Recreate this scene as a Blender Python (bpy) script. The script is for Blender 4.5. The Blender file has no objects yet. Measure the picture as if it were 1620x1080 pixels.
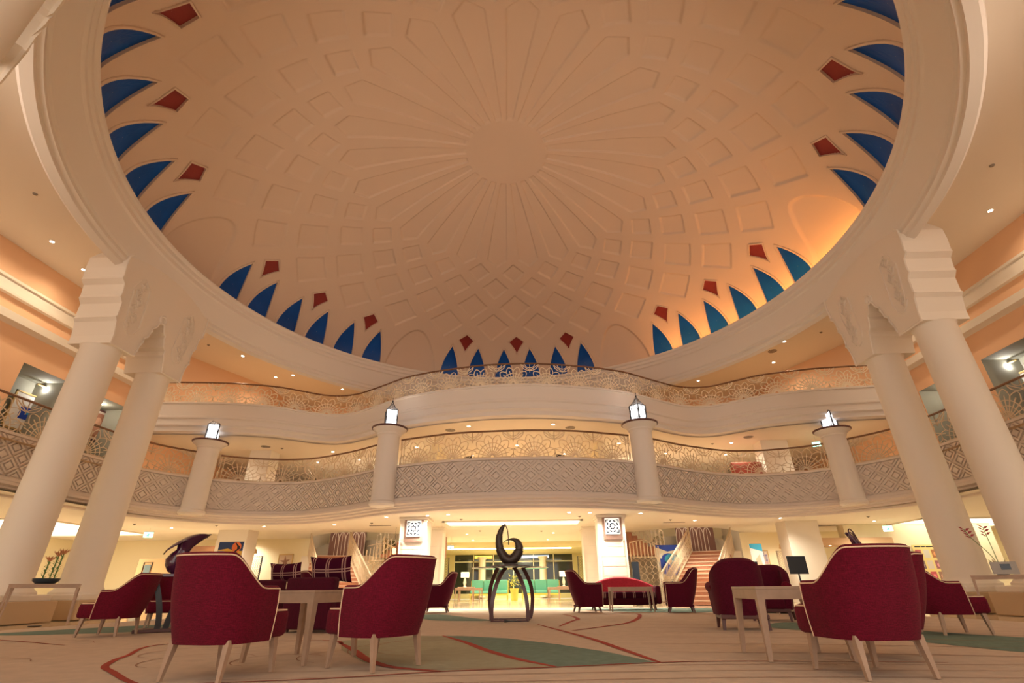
import bpy, bmesh, math, random
import numpy as np
from math import sin, cos, pi, radians, sqrt, hypot, atan2
from mathutils import Vector, Matrix
random.seed(7)
S = bpy.context.scene
COL = S.collection

# ------------------------------------------------------------------ camera
def make_camera():
    p, y, r = radians(26.81), radians(-2.2), radians(0.56)
    F = Vector((sin(y)*cos(p), cos(y)*cos(p), sin(p)))
    R0 = Vector((cos(y), -sin(y), 0)); U0 = R0.cross(F)
    R = R0*cos(r) - U0*sin(r); U = U0*cos(r) + R0*sin(r)
    M = Matrix((( R.x, U.x, -F.x, 0.64), (R.y, U.y, -F.y, 0.0), (R.z, U.z, -F.z, 0.60), (0, 0, 0, 1)))
    cd = bpy.data.cameras.new('camera'); cd.sensor_width = 36; cd.lens = 773.8/1620*36
    cd.clip_start = 0.05; cd.clip_end = 300
    co = bpy.data.objects.new('camera', cd); COL.objects.link(co); co.matrix_world = M
    S.camera = co
make_camera()

# ------------------------------------------------------------------ world, exposure
W = bpy.data.worlds.new('world'); S.world = W; W.use_nodes = True
W.node_tree.nodes['Background'].inputs[0].default_value = (1.0, 0.87, 0.74, 1)
W.node_tree.nodes['Background'].inputs[1].default_value = 1.45
S.view_settings.view_transform = 'Standard'; S.view_settings.look = 'None'
S.view_settings.gamma = 1; S.view_settings.use_curve_mapping = False
S.view_settings.exposure = 0.45
S.cycles.max_bounces = 8; S.cycles.diffuse_bounces = 5; S.cycles.sample_clamp_indirect = 6
S.cycles.use_denoising = True

def lamp(name, kind, loc, power, col=(1, .78, .55), size=.2, parent=None, spot=120, rot=None, blend=.6):
    d = bpy.data.lights.new(name, kind); d.energy = power; d.color = col
    if kind == 'SPOT': d.spot_size = radians(spot); d.spot_blend = blend; d.shadow_soft_size = size
    elif kind == 'AREA': d.shape = 'DISK'; d.size = size
    else: d.shadow_soft_size = size
    o = bpy.data.objects.new(name, d); COL.objects.link(o); o.location = loc
    if rot: o.rotation_euler = rot
    if parent: o.parent = parent
    return o
# soft fill lamps added out of view, with no fixture there: they light dome and galleries
WARM = (1, .83, .68)
def aim(a, b): return (Vector(b)-Vector(a)).to_track_quat('-Z', 'Y').to_euler()
# invented area lamps in mid-air beside the viewer, aimed up to brighten the dome
for p, q, e in (((-11.0, 3.0, 4.2), (2, 14, 14), 80), ((11.2, 3.2, 4.2), (-2, 14, 14), 80)):
    lamp('dome_fill_lamp', 'AREA', p, e, WARM, 2.2, rot=aim(p, q)).data.spread = radians(95)

# ------------------------------------------------------------------ materials
MATS = {}
def mat(name, rgb, rough=.6, metal=0, noise=0, nscale=8, bump=0, bscale=60, emit=0, emitcol=None, trans=0, ior=1.45, spec=.5, coat=0):
    if name in MATS: return MATS[name]
    m = bpy.data.materials.new(name); m.use_nodes = True; MATS[name] = m
    nt = m.node_tree; b = nt.nodes['Principled BSDF']
    b.inputs['Base Color'].default_value = (*rgb, 1); b.inputs['Roughness'].default_value = rough
    b.inputs['Metallic'].default_value = metal; b.inputs['Specular IOR Level'].default_value = spec
    if coat: b.inputs['Coat Weight'].default_value = coat
    if trans: b.inputs['Transmission Weight'].default_value = trans; b.inputs['IOR'].default_value = ior
    if emit:
        b.inputs['Emission Color'].default_value = (*(emitcol or rgb), 1); b.inputs['Emission Strength'].default_value = emit
    if noise or bump:
        tc = nt.nodes.new('ShaderNodeTexCoord')
        if noise:
            n = nt.nodes.new('ShaderNodeTexNoise'); n.inputs['Scale'].default_value = nscale; n.inputs['Detail'].default_value = 4
            nt.links.new(tc.outputs['Object'], n.inputs['Vector'])
            mx = nt.nodes.new('ShaderNodeMixRGB'); mx.blend_type = 'MIX'
            mx.inputs[1].default_value = (*[c*(1-noise) for c in rgb], 1); mx.inputs[2].default_value = (*[min(1, c*(1+noise)) for c in rgb], 1)
            nt.links.new(n.outputs['Fac'], mx.inputs[0]); nt.links.new(mx.outputs[0], b.inputs['Base Color'])
        if bump:
            n2 = nt.nodes.new('ShaderNodeTexNoise'); n2.inputs['Scale'].default_value = bscale; n2.inputs['Detail'].default_value = 3
            nt.links.new(tc.outputs['Object'], n2.inputs['Vector'])
            bp = nt.nodes.new('ShaderNodeBump'); bp.inputs['Strength'].default_value = bump; bp.inputs['Distance'].default_value = .01
            nt.links.new(n2.outputs['Fac'], bp.inputs['Height']); nt.links.new(bp.outputs[0], b.inputs['Normal'])
    return m

def fabric(name, rgb, dark=.6):
    m = mat(name, rgb, rough=.9, spec=.2)
    nt = m.node_tree; b = nt.nodes['Principled BSDF']
    b.inputs['Sheen Weight'].default_value = .08; b.inputs['Sheen Tint'].default_value = (1, .5, .5, 1)
    tc = nt.nodes.new('ShaderNodeTexCoord')
    out = []
    for sc in ((260, 260, 26), (26, 26, 260)):
        mp = nt.nodes.new('ShaderNodeMapping'); mp.inputs['Scale'].default_value = sc
        n = nt.nodes.new('ShaderNodeTexNoise'); n.inputs['Scale'].default_value = 1; n.inputs['Detail'].default_value = 2
        nt.links.new(tc.outputs['Object'], mp.inputs[0]); nt.links.new(mp.outputs[0], n.inputs['Vector']); out.append(n)
    ad = nt.nodes.new('ShaderNodeMath'); ad.operation = 'ADD'
    nt.links.new(out[0].outputs['Fac'], ad.inputs[0]); nt.links.new(out[1].outputs['Fac'], ad.inputs[1])
    rp = nt.nodes.new('ShaderNodeMapRange'); rp.inputs[1].default_value = .75; rp.inputs[2].default_value = 1.25
    nt.links.new(ad.outputs[0], rp.inputs[0])
    mx = nt.nodes.new('ShaderNodeMixRGB'); mx.inputs[1].default_value = (*[c*dark for c in rgb], 1); mx.inputs[2].default_value = (*[min(1, c*1.3) for c in rgb], 1)
    nt.links.new(rp.outputs[0], mx.inputs[0]); nt.links.new(mx.outputs[0], b.inputs['Base Color'])
    bp = nt.nodes.new('ShaderNodeBump'); bp.inputs['Strength'].default_value = .5; bp.inputs['Distance'].default_value = .004
    nt.links.new(ad.outputs[0], bp.inputs['Height']); nt.links.new(bp.outputs[0], b.inputs['Normal'])
    return m

def plaid(name, base, line, px=.11, pz=.16, axes=('X', 'Z')):
    """tartan: thin double stripes of `line` on `base`"""
    m = mat(name, base, rough=.95, spec=.1); nt = m.node_tree; b = nt.nodes['Principled BSDF']
    tc = nt.nodes.new('ShaderNodeTexCoord'); sp = nt.nodes.new('ShaderNodeSeparateXYZ'); nt.links.new(tc.outputs['Object'], sp.inputs[0])
    def mth(op, a, bb=None):
        n = nt.nodes.new('ShaderNodeMath'); n.operation = op
        for i, v in enumerate((a, bb)):
            if v is None: continue
            if hasattr(v, 'is_linked') or hasattr(v, 'links'): nt.links.new(v, n.inputs[i])
            else: n.inputs[i].default_value = v
        return n.outputs[0]
    res = None
    for ax, per in zip(axes, (px, pz)):
        for off in (.42, .58):
            f = mth('FRACT', mth('ADD', mth('DIVIDE', sp.outputs[ax], per), 40 + off))
            d = mth('LESS_THAN', mth('ABSOLUTE', mth('SUBTRACT', f, .5)), .035)
            res = d if res is None else mth('MAXIMUM', res, d)
    mx = nt.nodes.new('ShaderNodeMixRGB'); mx.inputs[1].default_value = (*base, 1); mx.inputs[2].default_value = (*line, 1)
    nt.links.new(res, mx.inputs[0]); nt.links.new(mx.outputs[0], b.inputs['Base Color'])
    return m

PL = mat('plaster_cream', (.80, .72, .61), .75, bump=.05, bscale=20)
PLW = mat('plaster_white', (.82, .74, .64), .7)
PLD = mat('plaster_dome', (.69, .53, .41), .8, bump=.04, bscale=15)
PLP = mat('plaster_panel', (.71, .61, .53), .75)
PLR = mat('plaster_ring', (.76, .69, .62), .7)
PLO = mat('plaster_orange', (.84, .56, .36), .8)
PLY = mat('plaster_yellow', (.84, .74, .52), .8)
GREY = mat('paint_greygreen', (.36, .35, .28), .8)
BLUE = mat('glass_blue', (.003, .075, .36), .35, noise=.35, nscale=1.2, spec=.25)
REDG = mat('glass_red', (.26, .035, .03), .45, noise=.2, nscale=3, spec=.25)
WOOD = mat('wood_beech', (.42, .28, .195), .45, noise=.18, nscale=12)
WOODD = mat('wood_dark', (.10, .035, .03), .4, noise=.2, nscale=10)
RAILM = mat('handrail_bronze', (.20, .10, .05), .35, metal=.3)
LATT = mat('iron_cream', (.66, .52, .36), .5)
LATT2 = mat('iron_grey', (.50, .40, .32), .5)
RED = fabric('fabric_red', (.135, .003, .018))
REDV = fabric('fabric_velvet', (.085, .002, .016))
PINK = fabric('fabric_coral', (.52, .035, .06))
WINE = fabric('fabric_wine', (.065, .002, .014))
PIPE = mat('piping_cream', (.85, .62, .42), .7)
PLAID = plaid('plaid_wine', (.05, .003, .016), (.42, .24, .20), .30, .26)
IRON = mat('iron_black', (.015, .014, .018), .4)
GLASSG = mat('glass_green', (.55, .85, .72), .05, trans=.9)
BRONZE = mat('bronze_dark', (.055, .035, .028), .35, metal=.4, noise=.5, nscale=25, bump=.5, bscale=40)
LEGB = mat('lacquer_brown', (.085, .028, .03), .25)
PURP = mat('lacquer_purple', (.06, .008, .04), .12, coat=.6)
BLK = mat('lacquer_black', (.012, .010, .014), .2)
TEAL = mat('fabric_teal', (.17, .52, .42), .85)
CHROME = mat('metal_chrome', (.8, .8, .8), .2, metal=1)
GREEN = mat('leaf_green', (.12, .22, .06), .6)
POT = mat('pot_yellow', (.72, .55, .10), .5)
TAN = mat('stone_tan', (.55, .38, .22), .5)
GOLD = mat('gold_lattice', (.62, .42, .16), .4, metal=.3)
MONI = mat('screen_black', (.02, .03, .05), .15)
WHITE = mat('paper_white', (.8, .78, .72), .7)
GLOWW = mat('glow_white', (1, .97, .92), emit=1.5, emitcol=(.92, .95, 1))
GLOWD = mat('glow_downlight', (1, .95, .85), emit=30, emitcol=(1, .88, .7))
GLOWC = mat('glow_cove', (1, .95, .8), emit=4, emitcol=(1, .93, .70))
GLOWY = mat('glow_yellow', (1, .8, .3), emit=3, emitcol=(1, .62, .15))
GLOWG = mat('glow_exit', (.3, .9, .7), emit=1.6, emitcol=(.35, 1, .75))

# ------------------------------------------------------------------ mesh builder
class MB:
    def __init__(s): s.v = []; s.f = []; s.m = []; s.ms = []
    def mi(s, m):
        if m not in s.ms: s.ms.append(m)
        return s.ms.index(m)
    def add(s, vs, fs, m):
        o = len(s.v); k = s.mi(m); s.v += [tuple(p) for p in vs]
        for f in fs: s.f.append([i+o for i in f]); s.m.append(k)
    def box(s, c, d, m, rz=0, M=None, bevel=0):
        if bevel:
            bm = bmesh.new(); bmesh.ops.create_cube(bm, size=1)
            bmesh.ops.scale(bm, vec=d, verts=bm.verts)
            bmesh.ops.bevel(bm, geom=list(bm.edges), offset=bevel, segments=3, affect='EDGES', profile=.5)
            vs = [v.co.copy() for v in bm.verts]; bm.verts.index_update(); fs = [[v.index for v in f.verts] for f in bm.faces]; bm.free()
        else:
            x, y, z = d[0]/2, d[1]/2, d[2]/2
            vs = [Vector(p) for p in ((-x,-y,-z),(x,-y,-z),(x,y,-z),(-x,y,-z),(-x,-y,z),(x,-y,z),(x,y,z),(-x,y,z))]
            fs = [(0,3,2,1),(4,5,6,7),(0,1,5,4),(1,2,6,5),(2,3,7,6),(3,0,4,7)]
        T = (M or Matrix.Identity(4)) @ Matrix.Translation(c) @ Matrix.Rotation(rz, 4, 'Z')
        s.add([T @ v for v in vs], fs, m)
    def frustum(s, a, b, wa, wb, m, da=None, db=None):
        """tapered square bar from a to b (top, foot), half sizes wa, wb"""
        da = da or wa; db = db or wb; vs = []
        for p, w, d in ((a, wa, da), (b, wb, db)):
            vs += [(p[0]-w, p[1]-d, p[2]), (p[0]+w, p[1]-d, p[2]), (p[0]+w, p[1]+d, p[2]), (p[0]-w, p[1]+d, p[2])]
        s.add(vs, [(0,1,2,3),(7,6,5,4),(0,4,5,1),(1,5,6,2),(2,6,7,3),(3,7,4,0)], m)
    def tube(s, pts, r, m, n=6, closed=False, flat=None):
        pts = [Vector(p) for p in pts]; N = len(pts)
        if N < 2: return
        rr = r if isinstance(r, (list, tuple)) else [r]*N
        vs = []; ref = Vector((0, 0, 1))
        for i, p in enumerate(pts):
            a = pts[i-1] if (i > 0 or closed) else p; b = pts[(i+1) % N] if (i < N-1 or closed) else p
            t = (b-a); t = t.normalized() if t.length > 1e-9 else Vector((1, 0, 0))
            rf = ref if abs(t.dot(ref)) < .97 else Vector((0.2, 1, 0)).normalized()
            u = t.cross(rf).normalized(); w = t.cross(u)
            for k in range(n):
                a_ = 2*pi*k/n + pi/n; fx = flat if flat else 1
                vs.append(p + u*rr[i]*cos(a_) + w*rr[i]*fx*sin(a_))
        fs = []
        for i in range(N if closed else N-1):
            j = (i+1) % N
            for k in range(n): fs.append((i*n+k, i*n+(k+1) % n, j*n+(k+1) % n, j*n+k))
        if not closed: fs += [list(range(n-1, -1, -1)), list(range((N-1)*n, N*n))]
        s.add(vs, fs, m)
    def lathe(s, prof, m, c=(0, 0, 0), n=32, a0=0, a1=2*pi, wave=None):
        full = abs(a1-a0-2*pi) < 1e-6; K = n if full else n+1; vs = []
        for r, z in prof:
            for k in range(K):
                a = a0+(a1-a0)*k/n; q = r*(wave(a) if wave else 1); vs.append((c[0]+q*cos(a), c[1]+q*sin(a), c[2]+z))
        fs = []
        for i in range(len(prof)-1):
            for k in range(n):
                k2 = (k+1) % K; fs.append((i*K+k, i*K+k2, (i+1)*K+k2, (i+1)*K+k))
        s.add(vs, fs, m)
    def prism(s, poly, fn, d0, d1, m, m2=None):
        """poly 2D, fn(u, v, d) -> 3D point; extruded d0..d1"""
        n = len(poly); vs = [fn(u, v, d0) for u, v in poly]+[fn(u, v, d1) for u, v in poly]
        s.add(vs, [list(range(n))[::-1], list(range(n, 2*n))], m2 or m)
        s.add(vs, [(i, (i+1) % n, n+(i+1) % n, n+i) for i in range(n)], m)
    def sweep(s, path, prof, m, closed=False):
        """path: [(x, y, nx, ny)], prof: [(offset along n, z)]"""
        P = len(prof); vs = []
        for x, y, nx, ny in path:
            for o, z in prof: vs.append((x+nx*o, y+ny*o, z))
        fs = [(i*P+k, i*P+k+1, (i+1)*P+k+1, (i+1)*P+k) for i in range(len(path)-1) for k in range(P-1)]
        s.add(vs, fs, m)
    def grid(s, rows, m, closed_u=False):
        n = len(rows[0]); vs = [p for r in rows for p in r]; fs = []
        for i in range(len(rows)-1):
            for k in range(n if closed_u else n-1):
                k2 = (k+1) % n; fs.append((i*n+k, i*n+k2, (i+1)*n+k2, (i+1)*n+k))
        s.add(vs, fs, m)
    def build(s, name, parent=None, smooth=None, fix=True):
        me = bpy.data.meshes.new(name); me.from_pydata(s.v, [], s.f); me.polygons.foreach_set('material_index', s.m)
        for m in s.ms: me.materials.append(m)
        me.update()
        if fix:
            bm = bmesh.new(); bm.from_mesh(me); bmesh.ops.recalc_face_normals(bm, faces=bm.faces); bm.to_mesh(me); bm.free()
        if smooth is not None: me.shade_smooth(); me.set_sharp_from_angle(angle=radians(smooth))
        o = bpy.data.objects.new(name, me); COL.objects.link(o)
        if parent: o.parent = parent
        return o
def tag(o, label=None, cat=None, group=None, kind=None):
    if label: o['label'] = label
    if cat: o['category'] = cat
    if group: o['group'] = group
    if kind: o['kind'] = kind
    return o
def thing(name, loc, label, cat, rz=0, group=None):
    o = bpy.data.objects.new(name, None); COL.objects.link(o); o.location = loc; o.rotation_euler = (0, 0, rz)
    o.empty_display_size = .1
    return tag(o, label, cat, group)
def struct(o, label=None, group=None): return tag(o, label, None, group, 'structure')
def kids(o, reg={}):
    return [c for c in COL.objects if c.parent == o]
def copy_tree(o, parent=None):
    c = o.copy(); COL.objects.link(c)
    if parent: c.parent = parent
    for k in kids(o): copy_tree(k, c)
    return c
def az(deg): return -radians(deg)   # facing azimuth measured clockwise from +Y
def smooth01(t): t = min(1, max(0, t)); return t*t*(3-2*t)

# ------------------------------------------------------------------ plan curves of the two galleries
def catmull(P, n=12):
    P = [np.array(p, float) for p in P]; P = [2*P[0]-P[1]]+P+[2*P[-1]-P[-2]]; out = []
    for i in range(1, len(P)-2):
        for k in range(n):
            t = k/n; a, b, c, d = P[i-1:i+3]
            out.append(.5*((2*b)+(-a+c)*t+(2*a-5*b+4*c-d)*t*t+(-a+3*b-3*c+d)*t**3))
    out.append(P[-2]); return np.array(out)
class Path:
    def __init__(s, half, n=12):
        full = [(-x, y) for x, y in half[::-1]]+half[1:]
        s.p = catmull(full, n); d = np.hypot(*np.diff(s.p, axis=0).T); s.s = np.r_[0, np.cumsum(d)]; s.L = s.s[-1]
        s.s0 = np.interp(0, s.p[:, 0], s.s)
    def at(s, q):
        x = np.interp(q, s.s, s.p[:, 0]); y = np.interp(q, s.s, s.p[:, 1])
        e = .05; x2 = np.interp(q+e, s.s, s.p[:, 0]); y2 = np.interp(q+e, s.s, s.p[:, 1]); x1 = np.interp(q-e, s.s, s.p[:, 0]); y1 = np.interp(q-e, s.s, s.p[:, 1])
        tx, ty = x2-x1, y2-y1; l = hypot(tx, ty) or 1
        return x, y, ty/l, -tx/l     # normal points to the void (towards -Y)
    def pts(s, a, b, step=.25):
        n = max(2, int((b-a)/step)+1); return [s.at(q) for q in np.linspace(a, b, n)]
    def s_of_x(s, x):   # central part only
        return float(np.interp(x, s.p[:, 0], s.s))
LOW = Path([(0, 16.7), (1.1, 16.75), (2.1, 16.88), (2.9, 17.12), (4.2, 17.62), (5.2, 18.15), (6.6, 19.15), (8.3, 20.05), (9.3, 20.27), (10.2, 20.22), (11.3, 19.85), (12.0, 19.4), (12.7, 18.6), (13.3, 17.7), (13.62, 16.6), (13.75, 15), (13.75, 12), (13.75, 8), (13.75, 3), (13.75, -3)])
UP = Path([(0, 17.45), (1.2, 17.53), (2.4, 17.8), (3.5, 18.12), (4.6, 18.6), (5.6, 19.3), (6.6, 20.0), (7.2, 20.35), (7.9, 20.53), (8.6, 20.4), (9.4, 19.85), (10.1, 19.35), (11.0, 19.0), (12.2, 18.7), (14, 18.5), (15.4, 18.42)])
CZ, Z1, Z2, ZC = 3.06, 4.35, 7.25, 10.4     # lower ceiling, first and second gallery floors, upper ceiling
CX, CY = 0.0, 12.95                          # dome centre

# ------------------------------------------------------------------ shell
def quad(mb, pts, m): mb.add(pts, [list(range(len(pts)))], m)
mb = MB(); quad(mb, [(-26, -8, -.014), (26, -8, -.014), (26, 40, -.014), (-26, 40, -.014)], mat('marble_floor', (.72, .58, .40), .12, noise=.12, nscale=1.5)); FLOOR = struct(mb.build('floor'), 'polished cream marble floor of the hall')

def ycurve(path, x, off=0):
    m = np.abs(path.p[:, 0]) < 13.6; xs = path.p[m, 0]; ys = path.p[m, 1]
    return float(np.interp(x, xs, ys))+off
def slab(mb, z, xs, segs, m, th=.05):
    for a, b in zip(xs[:-1], xs[1:]):
        for (p0, p1), (q0, q1) in zip(segs(a+1e-6), segs(b-1e-6)):
            for zz in (z, z+th): quad(mb, [(a, p0, zz), (b, q0, zz), (b, q1, zz), (a, p1, zz)], m)
def void_y(x):     # curved front edge of the stair well
    t = (abs(x)-8.0)/3.1
    return 24.4+2.6*t*t if abs(t) < 1 else None
# lower ceiling (over the ground floor)
mb = MB(); xs = np.r_[np.linspace(-13.5, 13.5, 109)]
def segs(x):
    y0 = ycurve(LOW, x, .3); v = void_y(x)
    return [(y0, v), (30.0, 31)] if v else [(y0, 27.2), (27.2, 31)]
slab(mb, CZ, xs, segs, PL)
for sgn in (-1, 1):
    for zz in (CZ, CZ+.05): quad(mb, [(sgn*13.5, -8, zz), (sgn*26, -8, zz), (sgn*26, 31, zz), (sgn*13.5, 31, zz)], PL)
struct(mb.build('ceiling'), 'cream plaster ceiling over the ground floor lounge')
# first gallery floor + its ceiling, second gallery floor
mb = MB()
slab(mb, Z1, xs, lambda x: [(ycurve(LOW, x, .1), void_y(x) or 27), (30, 31)], TAN, .02)
for sgn in (-1, 1): quad(mb, [(sgn*13.5, -8, Z1), (sgn*15.4, -8, Z1), (sgn*15.4, 31, Z1), (sgn*13.5, 31, Z1)], TAN)
struct(mb.build('floor'), 'floor of the first gallery')
mb = MB(); xu = np.linspace(-15.4, 15.4, 124)
def yup(x): return float(np.interp(x, UP.p[:, 0], UP.p[:, 1]))
slab(mb, 6.30, xu, lambda x: [(yup(x)+.3, 31)], PL)
struct(mb.build('ceiling'), 'cream ceiling over the first gallery')
mb = MB(); slab(mb, Z2, xu, lambda x: [(yup(x)+.1, 31)], TAN, .02); struct(mb.build('floor'), 'floor of the second gallery')
# upper ceiling with round opening
mb = MB(); xr = np.linspace(-15.4, 15.4, 155); RO = 11.3
def segr(x):
    if abs(x) < RO: h = sqrt(RO*RO-x*x); return [(-8, CY-h), (CY+h, 31)]
    return [(-8, CY), (CY, 31)]
slab(mb, ZC, xr, segr, PL); struct(mb.build('ceiling'), 'upper cream ceiling around the dome')

# gallery fronts ---------------------------------------------------
def lattice_poly(mb, path, s0, s1, z0, z1, m, off=.0, th=.055):
    """diamond relief on a curved front"""
    nper = max(1, round((s1-s0)/.58)); p = (s1-s0)/nper; hz = (z1-z0)/2
    def pt(u, v, d): x, y, nx, ny = path.at(u); return (x+nx*(off+d), y+ny*(off+d), v)
    def clip(poly):     # clip to z0..z1 and s0..s1
        for ax, lim, sg in ((1, z0, 1), (1, z1, -1), (0, s0, 1), (0, s1, -1)):
            out = []
            for i in range(len(poly)):
                a, b = poly[i-1], poly[i]; da, db = (a[ax]-lim)*sg, (b[ax]-lim)*sg
                if (da < 0) != (db < 0):
                    t = da/(da-db); out.append((a[0]+(b[0]-a[0])*t, a[1]+(b[1]-a[1])*t))
                if db >= 0: out.append(b)
            poly = out
            if len(poly) < 3: return None
        return poly
    def ring(c, a, b):
        n = 4
        for i in range(4):
            q = [(c[0]+p/2*k*sx, c[1]+hz/2*k*sz) for k, (sx, sz) in ((a, DI[i]), (a, DI[(i+1) % 4]), (b, DI[(i+1) % 4]), (b, DI[i]))]
            q = clip(q)
            if q: mb.prism(q, pt, -.02, th, m)
    DI = [(1, 0), (0, 1), (-1, 0), (0, -1)]
    for j in range(5):
        zc = z0+hz*j/2; sh = 0 if j % 2 else .5
        for i in range(nper+1):
            c = (s0+p*(i+.5-sh), zc)
            ring(c, .86, .62)
            q = clip([(c[0]+p/2*.42*a, c[1]+hz/2*.42*b) for a, b in DI])
            if q: mb.prism(q, pt, -.02, th, m)
mb = MB(); pth = LOW.pts(0, LOW.L, .2)
mb.sweep(pth, [(-.35, 4.60), (.06, 4.60), (.06, 4.53), (0, 4.52), (0, 3.46), (.05, 3.45), (.05, 3.36), (.12, 3.34), (.12, 3.26), (.02, 3.22), (.02, 3.17), (-.1, 3.15), (-.1, 3.09), (-.26, 3.07), (-.26, 3.0), (-.5, 3.0), (-.5, 3.08), (-.35, 3.5), (-.35, 4.60)], PLP)
lattice_poly(mb, LOW, 3.4, LOW.L-3.4, 3.49, 4.50, PLP)
struct(mb.build('wall_gallery_lower', smooth=30, fix=False), 'curving gallery front with diamond relief')
mb = MB()
mb.sweep(UP.pts(0, UP.L, .2), [(-.3, 7.58), (.05, 7.58), (.05, 7.52), (0, 7.5), (0, 7.02), (.03, 7.0), (.03, 6.92), (-.04, 6.88), (-.04, 6.68), (-.01, 6.66), (-.01, 6.62), (-.1, 6.56), (-.1, 6.40), (-.2, 6.36), (-.34, 6.33), (-.5, 6.30), (-.3, 6.4), (-.3, 7.58)], PLR)
struct(mb.build('wall_gallery_upper', smooth=30, fix=False), 'plain curving front of the second gallery')

# walls --------------------------------------------------------------
def wall_with_openings(mb, X, y0, y1, z0, z1, ops, m, back=1.2, mback=None):
    """wall in plane x = X facing the hall; ops: (ya, yb, za, zb) niches"""
    sg = 1 if X > 0 else -1
    ys = sorted({y0, y1, *[o[0] for o in ops], *[o[1] for o in ops]}); zs = sorted({z0, z1, *[o[2] for o in ops], *[o[3] for o in ops]})
    for a, b in zip(ys[:-1], ys[1:]):
        for c, d in zip(zs[:-1], zs[1:]):
            if any(o[0] <= a and b <= o[1] and o[2] <= c and d <= o[3] for o in ops): continue
            quad(mb, [(X, a, c), (X, b, c), (X, b, d), (X, a, d)], m)
    for ya, yb, za, zb in ops:
        X2 = X+sg*back
        quad(mb, [(X2, ya, za), (X2, yb, za), (X2, yb, zb), (X2, ya, zb)], mback or m)
        for p in (((ya, za), (ya, zb)), ((yb, za), (yb, zb)), ((ya, za), (yb, za)), ((ya, zb), (yb, zb))):
            (a, c), (b, d) = p; quad(mb, [(X, a, c), (X2, a, c), (X2, b, d), (X, b, d)], mback or m)
OPS = [(16.6, 18.1, 4.4, 7.15), (13.5, 15.2, 4.4, 7.15), (11.6, 12.2, 5.6, 7.0), (9.3, 10.9, 4.4, 7.15)]
for nm, X in (('left', -15.4), ('right', 15.4)):
    mb = MB(); wall_with_openings(mb, X, -8, 31, CZ, ZC, OPS, mat('plaster_apricot', (.84, .52, .31), .75), mback=GREY)
    sg = 1 if X > 0 else -1
    path = [(X, y, -sg, 0) for y in (-8, 18.3)]
    mb.sweep(path, [(0, 9.42), (.10, 9.38), (.10, 9.30), (.05, 9.28), (.05, 8.98), (.12, 8.94), (.12, 8.86), (0, 8.84)], PL)
    mb.sweep(path, [(0, 8.36), (.22, 8.34), (.22, 8.10), (0, 8.02)], PL)
    struct(mb.build('wall_'+nm+'_upper', fix=False), 'upper side wall with stepped mouldings on the %s' % nm)
    mb = MB(); quad(mb, [(sg*23.5, -8, 0), (sg*23.5, 31, 0), (sg*23.5, 31, CZ), (sg*23.5, -8, CZ)], PLY)
    struct(mb.build('wall_'+nm, fix=False), 'ground floor side wall on the %s' % nm)
# rear walls of ground floor: left and right of the lobby passage; stairwell back wall reaches up
mb = MB()
for sg in (-1, 1):
    quad(mb, [(sg*11.1, 27.2, 0), (sg*26, 27.2, 0), (sg*26, 27.2, CZ), (sg*11.1, 27.2, CZ)], PLY)
    quad(mb, [(sg*11.1, 24.0, 0), (sg*11.1, 27.2, 0), (sg*11.1, 27.2, CZ), (sg*11.1, 24.0, CZ)], PLY) if 0 else None
    quad(mb, [(sg*4.9, 29.6, 0), (sg*13.5, 29.6, 0), (sg*13.5, 29.6, 6.3), (sg*4.9, 29.6, 6.3)], PLY)
    quad(mb, [(sg*4.9, 27.4, 0), (sg*4.9, 31, 0), (sg*4.9, 31, CZ), (sg*4.9, 27.4, CZ)], PLY)
    quad(mb, [(sg*11.1, 27.2, 0), (sg*11.1, 30.0, 0), (sg*11.1, 30.0, 6.3), (sg*11.1, 27.2, 6.3)], PL)
struct(mb.build('wall_back', fix=False), 'cream rear wall of the ground floor and stair wells')
mb = MB()
quad(mb, [(-15.4, 25.5, Z1), (-5, 25.5, Z1), (-5, 25.5, 6.3), (-15.4, 25.5, 6.3)], PLY) if 0 else None
quad(mb, [(-15.4, 30.5, Z1), (15.4, 30.5, Z1), (15.4, 30.5, ZC), (-15.4, 30.5, ZC)], PLO)
struct(mb.build('wall_back_upper', fix=False), 'orange rear wall of the galleries')
mb = MB()
for sg in (-1, 1):   # inner walls on the first gallery either side of the stair wells
    mb.box((sg*3.6, 24.0, (Z1+6.3)/2), (.25, 6, 6.3-Z1), PLY)
mb.box((0, 24.5, (Z1+6.3)/2), (7.2, .2, 6.3-Z1), PLY)
struct(mb.build('wall_gallery_rear', fix=False), 'cream wall behind the first gallery')
mb = MB()
for sg in (-1, 1):   # upper gallery: sloping bulkheads
    mb.prism([(13.4, 24.0), (15.4, 19.5), (15.4, 31), (13.4, 31)], lambda u, v, d, sg=sg: (sg*u, v, d), Z2, ZC, PLO)
mb.box((0, 27.5, (Z2+ZC)/2), (26.8, .2, ZC-Z2), PLO)
struct(mb.build('wall_gallery_top', fix=False), 'orange lit wall behind the second gallery')

# ------------------------------------------------------------------ ring beam under the dome
mb = MB()
RP = [(11.9, 10.42), (10.66, 10.42), (10.62, 10.44), (10.60, 10.40), (10.62, 10.34), (10.68, 10.30), (10.68, 10.18), (10.74, 10.14), (10.74, 10.02), (10.80, 9.98), (10.82, 9.94), (11.06, 9.38), (11.12, 9.34), (11.12, 9.24), (11.20, 9.20), (11.22, 9.12), (11.40, 9.06), (11.46, 9.1), (11.5, 9.2), (11.5, 10.42)]
mb.lathe(RP, PLR, (CX, CY, 0), 192)
struct(mb.build('trim_1', smooth=25, fix=False), 'round moulded beam carrying the dome')

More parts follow.
